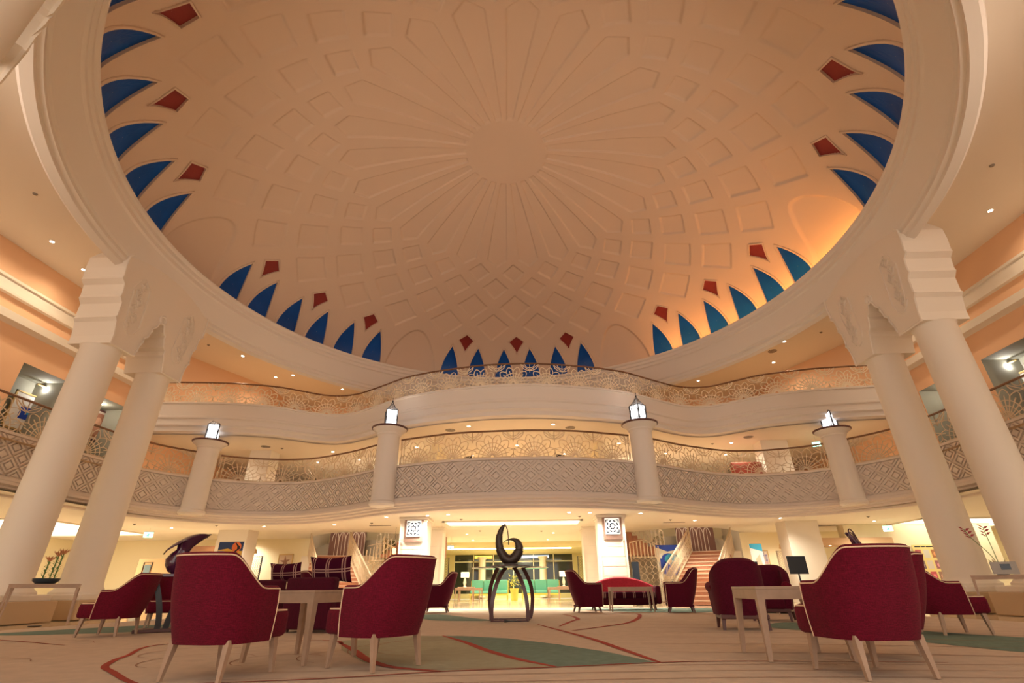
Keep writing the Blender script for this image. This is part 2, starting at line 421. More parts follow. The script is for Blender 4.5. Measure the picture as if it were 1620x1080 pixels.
# ------------------------------------------------------------------ dome with coffers
RD, ZA, ZB, NN = 11.1, 15.5, 10.60, 1.80
DX, DY = -0.02, 13.45                        # dome axis
def dome_r(z):
    h = min(1, max(0, (z-ZB)/(ZA-ZB))); return RD*(1-h**NN)**(1/NN)
def build_dome():
    NA, NR = 1440, 330
    phi = np.linspace(0, 1, NR)
    # arc-length resample of the profile
    ph = np.linspace(0, pi/2, 4000); r_ = RD*np.cos(ph)**(2/NN); z_ = ZB+(ZA-ZB)*np.sin(ph)**(2/NN)
    r_ = np.r_[RD, r_]; z_ = np.r_[10.28, z_]
    s_ = np.r_[0, np.cumsum(np.hypot(np.diff(r_), np.diff(z_)))]; q = phi*s_[-1]
    r = np.interp(q, s_, r_); z = np.interp(q, s_, z_)
    dr = np.gradient(r, q); dz = np.gradient(z, q); nr, nz = dz, -dr
    A = np.linspace(0, 360, NA, endpoint=False)
    AA, RR = np.meshgrid(A, r); ZZ = np.broadcast_to(z[:, None], AA.shape)
    D = np.zeros_like(AA)
    def wrap(c, per, n=None): return (AA-c+per/2) % per-per/2
    def step(sd, w=.028): t = np.clip(sd/(2*w)+.5, 0, 1); return t*t*(3-2*t)
    # diamonds: rows (radius, azimuth offset, half width in degrees, half radial size)
    for rc, off, hw, hr in ((6.45, 0, 4.6, .50), (7.30, 7.5, 5.0, .56), (8.34, 0, 5.2, .66), (9.32, 7.5, 5.2, .62)):
        da = np.abs(wrap(off, 15)); dd = np.abs(RR-rc)
        wm = radians(1)*rc*hw
        sd = (1-da/hw-dd/hr)*(wm*hr/hypot(wm, hr))
        D = np.maximum(D, .055*step(sd))
    # fan petals
    da = np.abs(wrap(7.5, 15))*pi/180*RR
    side = RR*radians(4.8)-.02-da
    tip = (6.08-RR)*.75-da*.62
    sd = np.minimum(np.minimum(side, tip), (RR-1.55)*.8)
    D = np.maximum(D, .05*step(sd))
    # centre medallion rings
    for rc, w in ((1.12, .07), (.92, .04), (.42, .06)): D -= .05*np.exp(-((RR-rc)/w)**2)
    # blind arches between the window groups
    da = np.abs(wrap(30, 60)); e = np.sqrt((da/6.8)**2+np.maximum(0, (ZZ-10.5)/2.0)**2)
    D = np.maximum(D, .09*step((1-e)*1.2))
    # recesses for windows and kites
    g = wrap(0, 60)
    for i in range(6):
        c = (i-2.5)*7.7; h = np.clip((ZZ-10.45)/1.74, 0, 1); hw = 2.75*(1-h**2.6)
        sd = (hw-np.abs(g-c))*radians(1)*10.5
        sd = np.where(ZZ > 12.22, -1, sd); D = np.maximum(D, .075*step(sd, .02))
    for c in (-15.4, 0, 15.4):
        d = np.abs(g-c); h = (ZZ-12.42)
        hw = np.where(h > 0, 2.35*(1-h/.24), 2.35*np.maximum(0, 1+h/.50)**1.5)
        sd = (hw-d)*radians(1)*10; D = np.maximum(D, .065*step(np.where((ZZ > 12.68) | (ZZ < 11.88), -1, sd), .02))
    R2 = RR+D*nr[:, None]; Z2_ = ZZ+D*nz[:, None]
    R2 = np.maximum(R2, 0)
    X = DX+R2*np.sin(np.radians(AA)); Y = DY+R2*np.cos(np.radians(AA))
    co = np.stack([X, Y, Z2_], -1).reshape(-1, 3)
    i = np.arange(NR-1)[:, None]*NA; k = np.arange(NA)[None]; k2 = (k+1) % NA
    F = np.stack([i+k, i+k2, i+NA+k2, i+NA+k], -1).reshape(-1, 4)
    me = bpy.data.meshes.new('ceiling_dome'); me.vertices.add(len(co)); me.vertices.foreach_set('co', co.astype('f4').ravel())
    me.loops.add(F.size); me.loops.foreach_set('vertex_index', F.ravel().astype('i4'))
    me.polygons.add(len(F)); me.polygons.foreach_set('loop_start', np.arange(0, F.size, 4, dtype='i4'))
    me.update(calc_edges=True); me.materials.append(PLD); me.shade_smooth()
    o = bpy.data.objects.new('ceiling_dome', me); COL.objects.link(o); struct(o, 'coffered plaster dome with a fluted centre')
build_dome()
def dpt(a, z, off=0):      # point on the dome at azimuth a, height z, pushed outwards
    r = dome_r(z) if z > ZB else RD; r1 = dome_r(z+.02) if z > ZB else RD
    t = Vector((r1-r, .02)); t.normalize(); r += off*t.y; zz = z-off*t.x
    return Vector((DX+r*sin(radians(a)), DY+r*cos(radians(a)), zz))
def dome_panel(n, outline, m, label, group):
    mb = MB(); c = (sum(a for a, z in outline)/len(outline), sum(z for a, z in outline)/len(outline))
    rows = [[dpt(c[0]+(a-c[0])*k, c[1]+(z-c[1])*k, .045) for a, z in outline] for k in (1.04, .75, .5, .25, .01)]
    mb.grid(rows, m, True); o = mb.build('window_%d' % n, fix=False); struct(o, label, group)
    fb = MB()
    rows = []
    for k, off in ((1.0, .06), (1.0, -.03), (1.10, -.03), (1.13, -.01), (1.13, .03)):
        rows.append([dpt(c[0]+(a-c[0])*(1+(k-1)*(1.6 if 1 else 1)), c[1]+(z-c[1])*(1+(k-1)*.62), off) for a, z in outline])
    fb.grid(rows, PLD, True); fb.build('window_frame', o, fix=False)
n = 0
for gI in range(6):
    for i in range(6):
        a0 = gI*60+(i-2.5)*7.7; n += 1
        hs = [j/9 for j in range(10)]
        right = [(a0+2.55*(1-h**2.6), 10.45+1.69*h) for h in hs]; left = [(a0-2.55*(1-h**2.6), 10.45+1.69*h) for h in hs[:-1]][::-1]
        dome_panel(n, right+left, BLUE, 'blue pointed window at the foot of the dome', 'blue pointed windows round the dome')
    for c in (-15.4, 0, 15.4):
        a0 = gI*60+c; n += 1
        lo = [(2.2*t**1.5, 11.93+.49*t) for t in (0, .25, .5, .75, 1)]
        ol = [(a0+x, z) for x, z in lo]+[(a0, 12.63)]+[(a0-x, z) for x, z in lo[::-1][:-1]]
        dome_panel(n, ol, REDG, 'dark red kite window above the blue windows', 'red kite windows round the dome')

# ------------------------------------------------------------------ big columns in pairs
def big_column(name_label, sx, cx, cy, tx, ty):
    """column at (cx, cy); (tx, ty) unit tangent towards its twin; spandrel face towards the dome centre"""
    t = thing('column', (cx, cy, 0), name_label, 'column')
    b = MB(); b.box((0, 0, .22), (1.5, 1.5, .44), TAN, atan2(ty, tx), bevel=.02); b.box((0, 0, .50), (1.3, 1.3, .14), PLW, atan2(ty, tx), bevel=.03); b.build('plinth', t)
    b = MB(); b.lathe([(.62, .55), (.62, .62), (.55, .68), (.50, .76), (.48, .9), (.465, 6.70), (.50, 6.76), (.0, 6.78)], PLW, n=40); b.build('shaft', t, smooth=40)
    nx, ny = CX-cx, CY-cy; l = nx*tx+ny*ty; nx -= l*tx; ny -= l*ty; q = hypot(nx, ny); nx /= q; ny /= q
    def fn(u, v, d): return (tx*u+nx*d, ty*u+ny*d, v)
    # outline in (u along tangent to twin, z)
    out = [(-.42, 6.76), (.46, 6.76), (.50, 6.95), (.56, 7.2), (.60, 7.28), (.60, 7.42), (.70, 7.5), (.78, 7.75), (.78, 7.85), (.88, 7.93), (.96, 8.12), (1.05, 8.3), (1.05, 9.3), (1.05, 10.42), (-.1, 10.42), (-.70, 9.6), (-.86, 9.35), (-.86, 9.0), (-.82, 8.7), (-.84, 8.62), (-.70, 8.5), (-.66, 8.2), (-.68, 8.1), (-.56, 7.95), (-.54, 7.55), (-.58, 7.5), (-.50, 7.4), (-.42, 7.0)]
    b = MB(); b.prism(out, fn, -.62, .58, PLW); cap = b.build('capital', t, fix=True)
    # raised border + carved lozenge strip on the face towards the hall
    b = MB(); 
    b.tube([fn(u, v, .60) for u, v in out[14:]+out[:1]], .03, PLW, 5)
    b.tube([fn(u, v, .60) for u, v in out[:12]], .03, PLW, 5)
    ol = [(-.02, 9.1), (.28, 8.85), (.36, 7.6), (.22, 7.3), (.06, 7.25), (-.12, 7.42), (-.30, 8.6), (-.18, 8.95)]
    b.tube([fn(u-.05, v, .585) for u, v in ol], .03, PLW, 4, closed=True)
    for k in range(6):
        z = 7.5+.27*k; u0 = -.05+.13*(1 if k % 2 else -1)*.5
        for s_ in (1, .55): 
            pl = [fn(u0+.13*s_*a-.02*k*.3, z+.17*s_*b_, .59) for a, b_ in ((1, 0), (0, 1), (-1, 0), (0, -1))]
            b.tube(pl, .03, PLW, 4, closed=True)
    b.build('carved_panel', t)
    # rosette half on one of the twins
    return t
NEARF = {(-1): 'left', 1: 'right'}
for sx in (-1, 1):
    side = NEARF[sx]
    big_column('tall white round column on the %s with carved capital, nearer of the pair beside the dome ring' % side, sx, sx*11.5, 12.0, 0, 1)
    big_column('tall white round column on the %s with carved capital, farther of the pair beside the dome ring' % side, sx, sx*11.5, 14.1, 0, -1)
    r = MB(); r.lathe([(.16, 0), (.16, .05), (.12, .07), (.08, .04), (0, .07)], PLW, n=16)
    ro = r.build('rosette_boss', None, smooth=40); ro.location = (sx*10.94, 13.05, 8.28); ro.rotation_euler = (0, -sx*pi/2, 0)
    tag(ro, 'small round carved boss between the %s pair of capitals' % side, 'ornament')
    # pair nearer the camera, only its lower corners in frame
    a = radians(-152 if sx < 0 else 146); RR_ = 12.2 if sx > 0 else 11.5; ux, uy = cos(a), -sin(a)
    cx, cy = CX+RR_*sin(a), CY+RR_*cos(a)
    big_column('white column at the upper %s edge of the frame, only a capital corner showing, outer one' % side, sx, cx-ux*1.05*sx*-1, cy-uy*1.05*sx*-1, -ux*sx, -uy*sx)
    big_column('white column at the upper %s edge of the frame, only a capital corner showing, inner one' % side, sx, cx+ux*1.05*sx*-1, cy+uy*1.05*sx*-1, ux*sx, uy*sx)

# ------------------------------------------------------------------ lantern columns on the lower gallery
def lantern_column(x, y, label):
    t = thing('lantern_column', (x, y, 3.2), label, 'column')
    b = MB(); b.lathe([(0, -.02), (.40, -.02), (.46, .04), (.46, .12), (.41, .16), (.39, 2.42), (.40, 2.46), (.44, 2.50), (.44, 2.54), (.50, 2.62), (.60, 2.68), (.62, 2.72), (0, 2.73)], PLR, n=36); b.build('shaft', t, smooth=35)
    b = MB(); b.lathe([(0, 2.72), (.645, 2.72), (.66, 2.74), (.66, 2.775), (.64, 2.79), (0, 2.79)], WOODD, n=36); b.build('cap_disc', t, smooth=35)
    return t
def lantern(x, y, z, rz, label):
    t = thing('lantern', (x, y, z), label, 'lantern', rz)
    h, w = .66, .20; n4 = [(w, w), (-w, w), (-w, -w), (w, -w)]
    g = MB()
    for i in range(4):
        a, b_ = n4[i], n4[(i+1) % 4]; quad(g, [(a[0]*.93, a[1]*.93, .03), (b_[0]*.93, b_[1]*.93, .03), (b_[0]*.93, b_[1]*.93, h), (a[0]*.93, a[1]*.93, h)], GLOWW)
    g.build('glass', t)
    f = MB()
    for a in n4: f.tube([(a[0], a[1], 0), (a[0]*1.04, a[1]*1.04, h)], .02, IRON, 4)
    for z_ in (.015, h): f.tube([(a[0]*1.02, a[1]*1.02, z_) for a in n4], .016, IRON, 4, closed=True)
    for i in range(4):
        a, b_ = Vector((*n4[i], 0)), Vector((*n4[(i+1) % 4], 0)); mid = (a+b_)/2; d = (b_-a)/2
        f.tube([mid*1.0+d*.92*cos(q)+Vector((0, 0, h/2+h*.46*sin(q))) for q in np.linspace(0, 2*pi, 17)[:-1]], .011, IRON, 4, closed=True)
    f.build('frame', t)
    r = MB()
    for a in n4:
        r.tube([(a[0]*1.05*k, a[1]*1.05*k, h+z_) for k, z_ in ((1, 0), (.72, .07), (.42, .17), (.18, .29), (.04, .36))], .010, IRON, 4)
    for k, z_ in ((.86, .035), (.72, .07), (.57, .12), (.42, .17), (.29, .23), (.18, .29)):
        r.tube([(a[0]*1.05*k, a[1]*1.05*k, h+z_) for a in n4], .006, IRON, 4, closed=True)
    for i in range(4):
        a, b_ = Vector((*n4[i], 0)), Vector((*n4[(i+1) % 4], 0))
        for fr in (.25, .5, .75):
            c = a.lerp(b_, fr); r.tube([(c.x*1.05*k, c.y*1.05*k, h+z_) for k, z_ in ((1, 0), (.72, .07), (.42, .17), (.18, .29))], .005, IRON, 4)
    rf = r.build('roof', t)
    f = MB(); f.lathe([(.012, .34), (.035, .38), (.012, .42), (.008, .46), (.02, .48), (.002, .54)], IRON, (0, 0, h), n=10); f.build('finial', rf)
    lamp('lantern_light', 'POINT', (0, 0, .33), 30, (1, .93, .85), .12, t)
for x, y, who in ((-4.62, 17.55, 'left of the centre'), (4.62, 17.6, 'right of the centre'), (-12.25, 18.85, 'far left'), (12.25, 18.95, 'far right')):
    lantern_column(x, y, 'short round column carrying a lantern on the lower gallery, %s' % who)
    lantern(x, y, 5.995, radians(22 if x < 0 else 38), 'glowing square lantern with black pointed roof on the gallery column, %s' % who)

# ------------------------------------------------------------------ fan railings
def railing(path, s0, s1, z0, z1, W_, name_label, mrail, mlat, step_post=None, posts=True, r0=.015):
    xm, ym, _, _ = path.at((s0+s1)/2)
    t = thing('balcony_railing', (0, 0, 0), name_label, 'railing')
    def P(u, v, d=-.12):
        x, y, nx, ny = path.at(u); return Vector((x+nx*d, y+ny*d, v))
    b = MB(); b.tube([P(u, z1) for u in np.linspace(s0, s1, max(8, int((s1-s0)/.2)))], .035, mrail, 8); b.build('handrail', t, smooth=60)
    n = max(1, round((s1-s0)/W_)); w = (s1-s0)/n; H = z1-.05-z0
    if posts:
        for u in (s0+.05, s0+.16, s1-.16, s1-.05):
            b = MB(); b.tube([P(u, z0), P(u, z1)], .016, mlat, 6); b.build('post', t)
    R0 = r0
    for i in range(n):
        a = s0+i*w; c = a+w/2; b = MB(); zc = z0+.05; Rm = min(w/2*1.06, H*.98)
        def seg(pts):
            pts = [(min(max(u, a), a+w), min(max(v, z0), z1-.02)) for u, v in pts]
            b.tube([P(u, v) for u, v in pts], R0, mlat, 4)
        for k in range(13):
            q = pi*k/12; r1 = Rm*(.80)
            seg([(c+.07*cos(q), zc+.07*sin(q)), (c+r1*cos(q), zc+r1*sin(q))])
        for rr in (.26, .45, .64): seg([(c+Rm*rr*cos(q), zc+Rm*rr*sin(q)) for q in np.linspace(0, pi, 17)])
        seg([(c+.07*cos(q), zc+.07*sin(q)) for q in np.linspace(0, pi, 7)])
        for k in range(6):       # scalloped edge
            q0, q1 = pi*k/6, pi*(k+1)/6; qm = (q0+q1)/2; ra = Rm*.80
            p0 = (c+ra*cos(q0), zc+ra*sin(q0)); p1 = (c+ra*cos(q1), zc+ra*sin(q1)); pm = (c+Rm*1.02*cos(qm), zc+Rm*1.02*sin(qm))
            seg([((1-s_)**2*p0[0]+2*s_*(1-s_)*(2*pm[0]-(p0[0]+p1[0])/2)+s_*s_*p1[0], (1-s_)**2*p0[1]+2*s_*(1-s_)*(2*pm[1]-(p0[1]+p1[1])/2)+s_*s_*p1[1]) for s_ in np.linspace(0, 1, 7)])
        for sg in (-1, 1):       # corner fillers meeting the next fan
            e = c+sg*w/2
            seg([(e, z0), (e, z0+H*.34)]); seg([(e, z0+H*.62), (e, z1)])
            for rr in (.30, .52): seg([(e-sg*w*.5*rr*sin(q), z1-.02-H*.62*rr*cos(q)) for q in np.linspace(0, pi/2, 7)])
            seg([(e, z1-H*.34), (e-sg*w*.28, z1-.02)]); seg([(e, z0+H*.34), (c+sg*Rm*.80*cos(.35), zc+Rm*.80*sin(.35))])
        seg([(a, z0+.02), (a+w/2, z0+.02), (a+w, z0+.02)]); 
        b.build('fan_panel', t)
    return t
sA = LOW.s_of_x(-4.62); sB = LOW.s_of_x(4.62); sC = LOW.s_of_x(-12.25); sD = LOW.s_of_x(12.25)
def s_at_xy(path, x, y): d = np.hypot(path.p[:, 0]-x, path.p[:, 1]-y); return float(path.s[int(np.argmin(d))])
sC = s_at_xy(LOW, -12.25, 19.1); sD = s_at_xy(LOW, 12.25, 19.1)
g = .42
railing(LOW, 3.5, sC-g, 4.62, 5.58, 1.6, 'fan pattern railing of the lower gallery along the left side behind the tall columns', RAILM, LATT)
railing(LOW, sC+g, sA-g, 4.62, 5.58, 1.6, 'fan pattern railing of the lower gallery between the two left lantern columns', RAILM, LATT)
railing(LOW, sA+g, sB-g, 4.62, 5.58, 1.58, 'fan pattern railing of the lower gallery in the centre between the middle lantern columns', RAILM, LATT)
railing(LOW, sB+g, sD-g, 4.62, 5.58, 1.6, 'fan pattern railing of the lower gallery between the two right lantern columns', RAILM, LATT)
railing(LOW, sD+g, LOW.L-3.5, 4.62, 5.58, 1.6, 'fan pattern railing of the lower gallery along the right side behind the tall columns', RAILM, LATT)
railing(UP, .2, UP.L-.2, 7.60, 8.50, 1.33, 'long wavy fan pattern railing of the upper gallery under the dome', RAILM, mat('iron_ivory', (.86, .74, .56), .5), posts=False, r0=.019)


DL = [(x, y, ZC) for x, y in ((-12.7, 20.1), (-12.4, 22.7), (-11.4, 22.5), (-9.6, 24.6), (12.1, 20.1), (12.6, 22.4), (9.6, 24.6), (14.3, 11.7), (-14.14, 11.6), (-14.4, 13.1), (14.4, 7), (-14.4, 7), (14.4, 3), (-14.4, 3), (14.4, 16.2), (-14.4, 16.2), (14.4, 9.6), (-14.4, 9.4), (-8, 22.2), (8, 22.2))]  # side wall rows include extra downlights, added to brighten the walls
DL += [(x, y, 6.30) for x, y in ((-1.8, 18.5), (1.5, 18.5), (-8.5, 22), (-7.8, 23.6), (7.0, 23.5), (9.5, 21.8), (-13, 20.5), (13, 20.5), (0, 21.5), (-4.5, 21.5), (4.5, 21.5), (-2.2, 23.2), (2.2, 23.2), (-10, 24), (10, 24))]  # central and rear ones added to brighten the gallery wall
DL += [(x, y, CZ) for x, y in ((-2.5, 18.8), (-3.3, 19.0), (1.93, 18.7), (2.7, 18.9), (-7.7, 21.4), (-4.9, 19.2), (7.3, 21.7), (-2.7, 26), (-2.8, 29.5), (1.6, 26), (1.4, 29.7), (4.6, 19.2), (-14.9, 21.7), (-14.1, 26.4), (15.2, 22.8), (19, 26), (-19, 23), (12.5, 25.5), (-17, 14), (17, 14), (18, 8), (-18, 8), (10.6, 21.3), (-10.8, 21.6))]
def downlight(x, y, z):
    if z == ZC: who, e = 'upper ceiling by the dome ring', (135 if abs(x) > 13.5 else 160)
    elif z == CZ: who, e = 'low ceiling under the gallery', 350
    else: who, e = 'ceiling over the first gallery', 230
    t = thing('ceiling_light', (x, y, z), 'small round recessed downlight glowing in the '+who, 'downlight', 0, 'downlights in the '+who)
    b = MB(); b.lathe([(.06, -.012), (.085, -.012), (.09, 0)], PLW, n=16); b.build('trim_ring', t)
    b = MB(); b.lathe([(0, -.008), (.062, -.008)], GLOWD, n=16); b.build('lens', t)
    lamp('downlight_beam', 'SPOT', (0, 0, -.03), e, ((1, .80, .56) if z == ZC else (1, .91, .74)), .06, t, 150, blend=1)
for p in DL: downlight(*p)

# ================================================================== lounge chairs
def shell_chair(t, rx=.34, yb=-.33, yf=.20, zb=.24, ztop=.86, zarm=.62, thick=.065, lean=.14, flare=.05, arch=0, fab=RED, pipe=PIPE, a0=.34, a1=.74, dip=0, front_drop=0):
    """wrap-around upholstered back and arms; forward is +Y"""
    N = 49; P = []
    ys = yf; yc = yb+rx*.95
    L1 = ys-yc; Larc = pi/2*rx; tot = L1+Larc
    for i in range(N):
        u = -1+2*i/(N-1); d = abs(u)*tot; sg = 1 if u > 0 else -1
        if d <= Larc:
            q = d/rx; c, s_ = sin(q), cos(q)
            e = .72; x = rx*abs(c)**e*sg; y = yc-(yc-yb)*abs(s_)**e if s_ > 0 else yc
            n = Vector((sin(q)*sg, -cos(q), 0)).normalized()
        else: x = rx*sg; y = yc+(d-Larc); n = Vector((sg, 0, 0))
        a = abs(u)
        z = zarm+(ztop-zarm)*(1-smooth01((a-a0)/(a1-a0)))+dip*a*a
        if arch: z = zarm+(ztop-zarm)*sqrt(max(0, 1-(a/arch)**2))
        P.append((x, y, n, z, a))
    rows_o, rows_i = [], []
    K = 9
    def pt(p, k, off):
        x, y, n, z, a = p; f = k/(K-1); zz = zb+(z-zb)*f
        back = max(0, -n.y); h = (zz-zb)/(ztop-zb)
        bul = flare*sin(pi*min(1, h*1.05))*.5+flare*h
        o = Vector((x, y, 0))+n*(bul-off)+Vector((0, -lean*h*back, 0))
        o.y -= front_drop*h*smooth01((a-.6)/.4)
        return (o.x, o.y, zz)
    for p in P:
        col = [pt(p, k, 0) for k in range(K)]
        top_o = Vector(col[-1]); ti = Vector(pt(p, K-1, thick)); m = (top_o+ti)/2+Vector((0, 0, thick*.35))
        col += [tuple(top_o.lerp(m, .5)+Vector((0, 0, .006))), tuple(m), tuple(ti.lerp(m, .5)+Vector((0, 0, .006)))]
        col += [pt(p, k, thick) for k in range(K-1, -1, -1)]
        rows_o.append(col)
    b = MB(); b.grid(rows_o, fab); n = len(rows_o[0])
    # close bottom and the two front ends
    b.add([c for r in rows_o for c in (r[0], r[-1])], [(2*i, 2*i+2, 2*i+3, 2*i+1) for i in range(N-1)], fab)
    for r in (rows_o[0], rows_o[-1]):
        h = n//2; b.add(r, [(i, i+1, n-2-i, n-1-i) for i in range(h-1)]+([(h-1, h, n-h)] if n-h != h else []), fab)
    bk = b.build('backrest', t, smooth=50)
    if pipe:
        b = MB(); pts = [r[0] for r in ()]
        edge = [rows_o[0][k] for k in range(K)]+[r[K-1] for r in rows_o]+[rows_o[-1][k] for k in range(K-1, -1, -1)]
        b.tube(edge, .0055, pipe, 6); b.build('piping', bk, smooth=60)
def chair_seat(t, w=.60, y0=-.2, y1=.36, z0=.25, z1=.46, fab=RED, pipe=PIPE, r=.05):
    b = MB(); b.box((0, (y0+y1)/2, (z0+z1)/2), (w, y1-y0, z1-z0), fab, bevel=r); st = b.build('seat', t, smooth=50)
    if pipe:
        b = MB(); x = w/2-.012
        b.tube([(-x, y0+.1, z1-.012), (-x, y1-.05, z1-.012), (-x+.04, y1-.012, z1-.018), (x-.04, y1-.012, z1-.018), (x, y1-.05, z1-.012), (x, y0+.1, z1-.012)], .007, pipe, 6); b.build('piping', st)
def legs(t, pts, wood, wa=.024, wb=.014, name='leg'):
    for top, foot in pts:
        b = MB(); b.frustum(top, foot, wa, wb, wood); b.build(name, t)
def tub_chair():
    t = thing('tub_chair', (0, 0, 0), '', 'armchair', 0, None)
    shell_chair(t, rx=.325, yf=.13, front_drop=.10); chair_seat(t, .62, -.2, .37, .25, .465)
    legs(t, [((.25*a, .27 if b_ > 0 else -.24, .27), (.265*a, .30 if b_ > 0 else -.28, 0)) for a in (-1, 1) for b_ in (-1, 1)], WOOD, .026, .014)
    return t
proto = tub_chair(); first = True
for x, y, a, lab in ((-1.90, 4.55, 12, 'red tub chair with cream piping seen from behind, biggest on the left in the foreground'),
                     (-.80, 5.08, -58, 'red tub chair with cream piping just left of the centre, its back turned right'),
                     (3.20, 4.58, -8, 'red tub chair seen from behind, biggest on the right in the foreground'),
                     (3.92, 5.55, -62, 'red tub chair half hidden behind the big chair on the right'),
                     (6.35, 8.0, 96, 'red tub chair in side view at the right edge of the group, facing right'),
                     (-6.08, 8.62, -97, 'red tub chair in side view at far left, facing left near the tall columns'),
                     (-6.5, 10.5, 150, 'red tub chair behind the purple sculpture, partly hidden at far left')):
    o = proto if first else copy_tree(proto); first = False
    o.location = (x, y, 0); o.rotation_euler = (0, 0, az(a)); tag(o, lab, 'armchair', 'red tub chairs with wooden legs')

# velvet round-back armchairs on the right
def velvet_chair():
    t = thing('velvet_armchair', (0, 0, 0), '', 'armchair')
    shell_chair(t, rx=.38, yb=-.36, yf=.30, zb=.20, ztop=.97, zarm=.60, thick=.13, lean=.12, flare=.03, fab=REDV, pipe=None, arch=.66)
    chair_seat(t, .56, -.25, .34, .20, .44, REDV, None)
    for sg in (-1, 1):
        b = MB(); b.tube([(sg*.36, y, .60) for y in (-.1, .0, .1, .2, .30, .32)], [.06, .075, .08, .085, .085, .06], RED, 14); b.build('arm_roll', t, smooth=60)
    b = MB(); b.box((0, -.02, .18), (.70, .66, .06), WOODD, bevel=.01); b.build('base_rail', t)
    legs(t, [((.31*a, .27*b_, .19), (.33*a, .30*b_, 0)) for a in (-1, 1) for b_ in (-1, 1)], WOODD, .032, .02)
    return t
proto = velvet_chair(); first = True
for x, y, a, lab in ((3.93, 9.15, 10, 'dark red round-backed armchair seen from behind, in front of the stairs on the right'),
                     (5.35, 11.3, -150, 'dark red round-backed armchair facing the camera behind the right wooden table')):
    o = proto if first else copy_tree(proto); first = False
    o.location = (x, y, 0); o.rotation_euler = (0, 0, az(a)); tag(o, lab, 'armchair', 'dark round-backed armchairs on the right')

# flared armchairs round the far coffee table
def flared_chair():
    t = thing('flared_armchair', (0, 0, 0), '', 'armchair')
    shell_chair(t, rx=.40, yb=-.30, yf=.36, zb=.14, ztop=1.04, zarm=.70, thick=.10, lean=.22, flare=.06, fab=REDV, pipe=PIPE, a0=.30, a1=.62)
    chair_seat(t, .60, -.2, .37, .14, .44, PLAID, None)
    b = MB(); b.box((0, 0, .155), (.66, .64, .05), WINE, bevel=.01); b.build('base_rail', t)
    legs(t, [((.29*a, .27*b_, .15), (.32*a, .32*b_, 0)) for a in (-1, 1) for b_ in (-1, 1)], WOODD, .03, .018)
    return t
proto = flared_chair(); first = True
for x, y, a, lab in ((2.08, 15.75, 82, 'wine red flared armchair left of the coral sofa, facing right'),
                     (4.55, 15.2, -80, 'wine red flared armchair right of the coral sofa, facing left'),
                     (-2.28, 16.3, -95, 'wine red flared armchair behind the foreground chair left of the sculpture'),
                     (-5.0, 14.2, 60, 'wine red flared armchair in the back of the left lounge group')):
    o = proto if first else copy_tree(proto); first = False
    o.location = (x, y, 0); o.rotation_euler = (0, 0, az(a)); tag(o, lab, 'armchair', 'flared armchairs on dark feet')

# coral sofa with plaid seat
t = thing('curved_sofa', (3.35, 17.35, 0), 'coral red sofa with arched back and plaid seat below the right pillar', 'sofa', az(180))
b = MB(); rows = []
for i in range(41):
    u = -1+2*i/40; x = 1.05*u; y = -.36+.42*abs(u)**3; z = .60+.30*(1-abs(u)**2.2)
    yo = y-.12*(z-.2)
    rows.append([(x, y, .16), (x, yo-.02, z*.6), (x, yo-.05, z-.03), (x, yo-.02, z+.01), (x, yo+.06, z+.015), (x, yo+.13, z-.02), (x, y+.14, .42), (x, y+.16, .16)])
b.grid(rows, PINK); b.build('backrest', t, smooth=50)
for sg in (-1, 1):
    b = MB(); b.box((sg*1.03, .14, .40), (.16, .62, .50), REDV, bevel=.06); b.build('arm', t, smooth=50)
b = MB(); b.box((0, .08, .40), (1.92, .62, .17), PLAID, bevel=.05); b.build('seat_cushion', t, smooth=50)
b = MB(); b.box((0, .06, .23), (1.94, .60, .20), WINE, bevel=.03); b.build('base', t, smooth=50)
legs(t, [((.9*a, .28*b_, .14), (.93*a, .30*b_, 0)) for a in (-1, 1) for b_ in (-1, 1)], WOODD, .03, .02)

# boxy wine armchairs with plaid pillows, left group
def box_chair():
    t = thing('box_armchair', (0, 0, 0), '', 'armchair')
    b = MB(); b.box((0, -.36, .42), (.92, .20, .76), WINE, bevel=.05); b.build('backrest', t, smooth=50)
    for sg in (-1, 1):
        b = MB(); b.box((sg*.41, .06, .34), (.15, .70, .60), WINE, bevel=.05); b.build('arm', t, smooth=50)
    b = MB(); b.box((0, .08, .31), (.68, .66, .28), WINE, bevel=.05); b.build('seat', t, smooth=50)
    legs(t, [((.38*a, .34*b_, .07), (.38*a, .34*b_, 0)) for a in (-1, 1) for b_ in (-1, 1)], WOODD, .03, .025)
    return t
proto = box_chair(); first = True
BC = ((-3.0, 9.35, 14, 'right of the two, behind the wooden table'), (-4.55, 10.9, 20, 'left of the two, behind the big foreground chair'))
for x, y, a, w in BC:
    o = proto if first else copy_tree(proto); first = False
    o.location = (x, y, 0); o.rotation_euler = (0, 0, az(a)); tag(o, 'boxy wine armchair with a plaid pillow, '+w, 'armchair', 'boxy wine armchairs on the left')
def pillow(x, y, z, a, lab, w=.92, h=.46):
    b = MB(); n = 14
    for sd in (1, -1):
        rows = []
        for i in range(n+1):
            u = -1+2*i/n; row = []
            for k in range(n+1):
                v = -1+2*k/n; pinch = 1-.10*(1-abs(u)**3)*0-.0
                X = w/2*u*(1-.07*(1-v*v)); Z = h/2*v*(1-.16*(1-u*u)); D = sd*.11*((1-u*u)*(1-v*v))**.45
                row.append((X, D, Z))
            rows.append(row)
        b.grid(rows, PLAID)
    o = b.build('pillow', None, smooth=60); o.location = (x, y, z); o.rotation_euler = (radians(14), 0, az(a)); tag(o, lab, 'pillow', 'plaid pillows on the boxy armchairs')
pillow(-2.93, 9.30, .93, 14, 'wine plaid pillow standing behind the wooden table, larger in view', .84, .44)
pillow(-4.45, 10.85, .93, 20, 'wine plaid pillow at left, under the starfish picture', .84, .40)

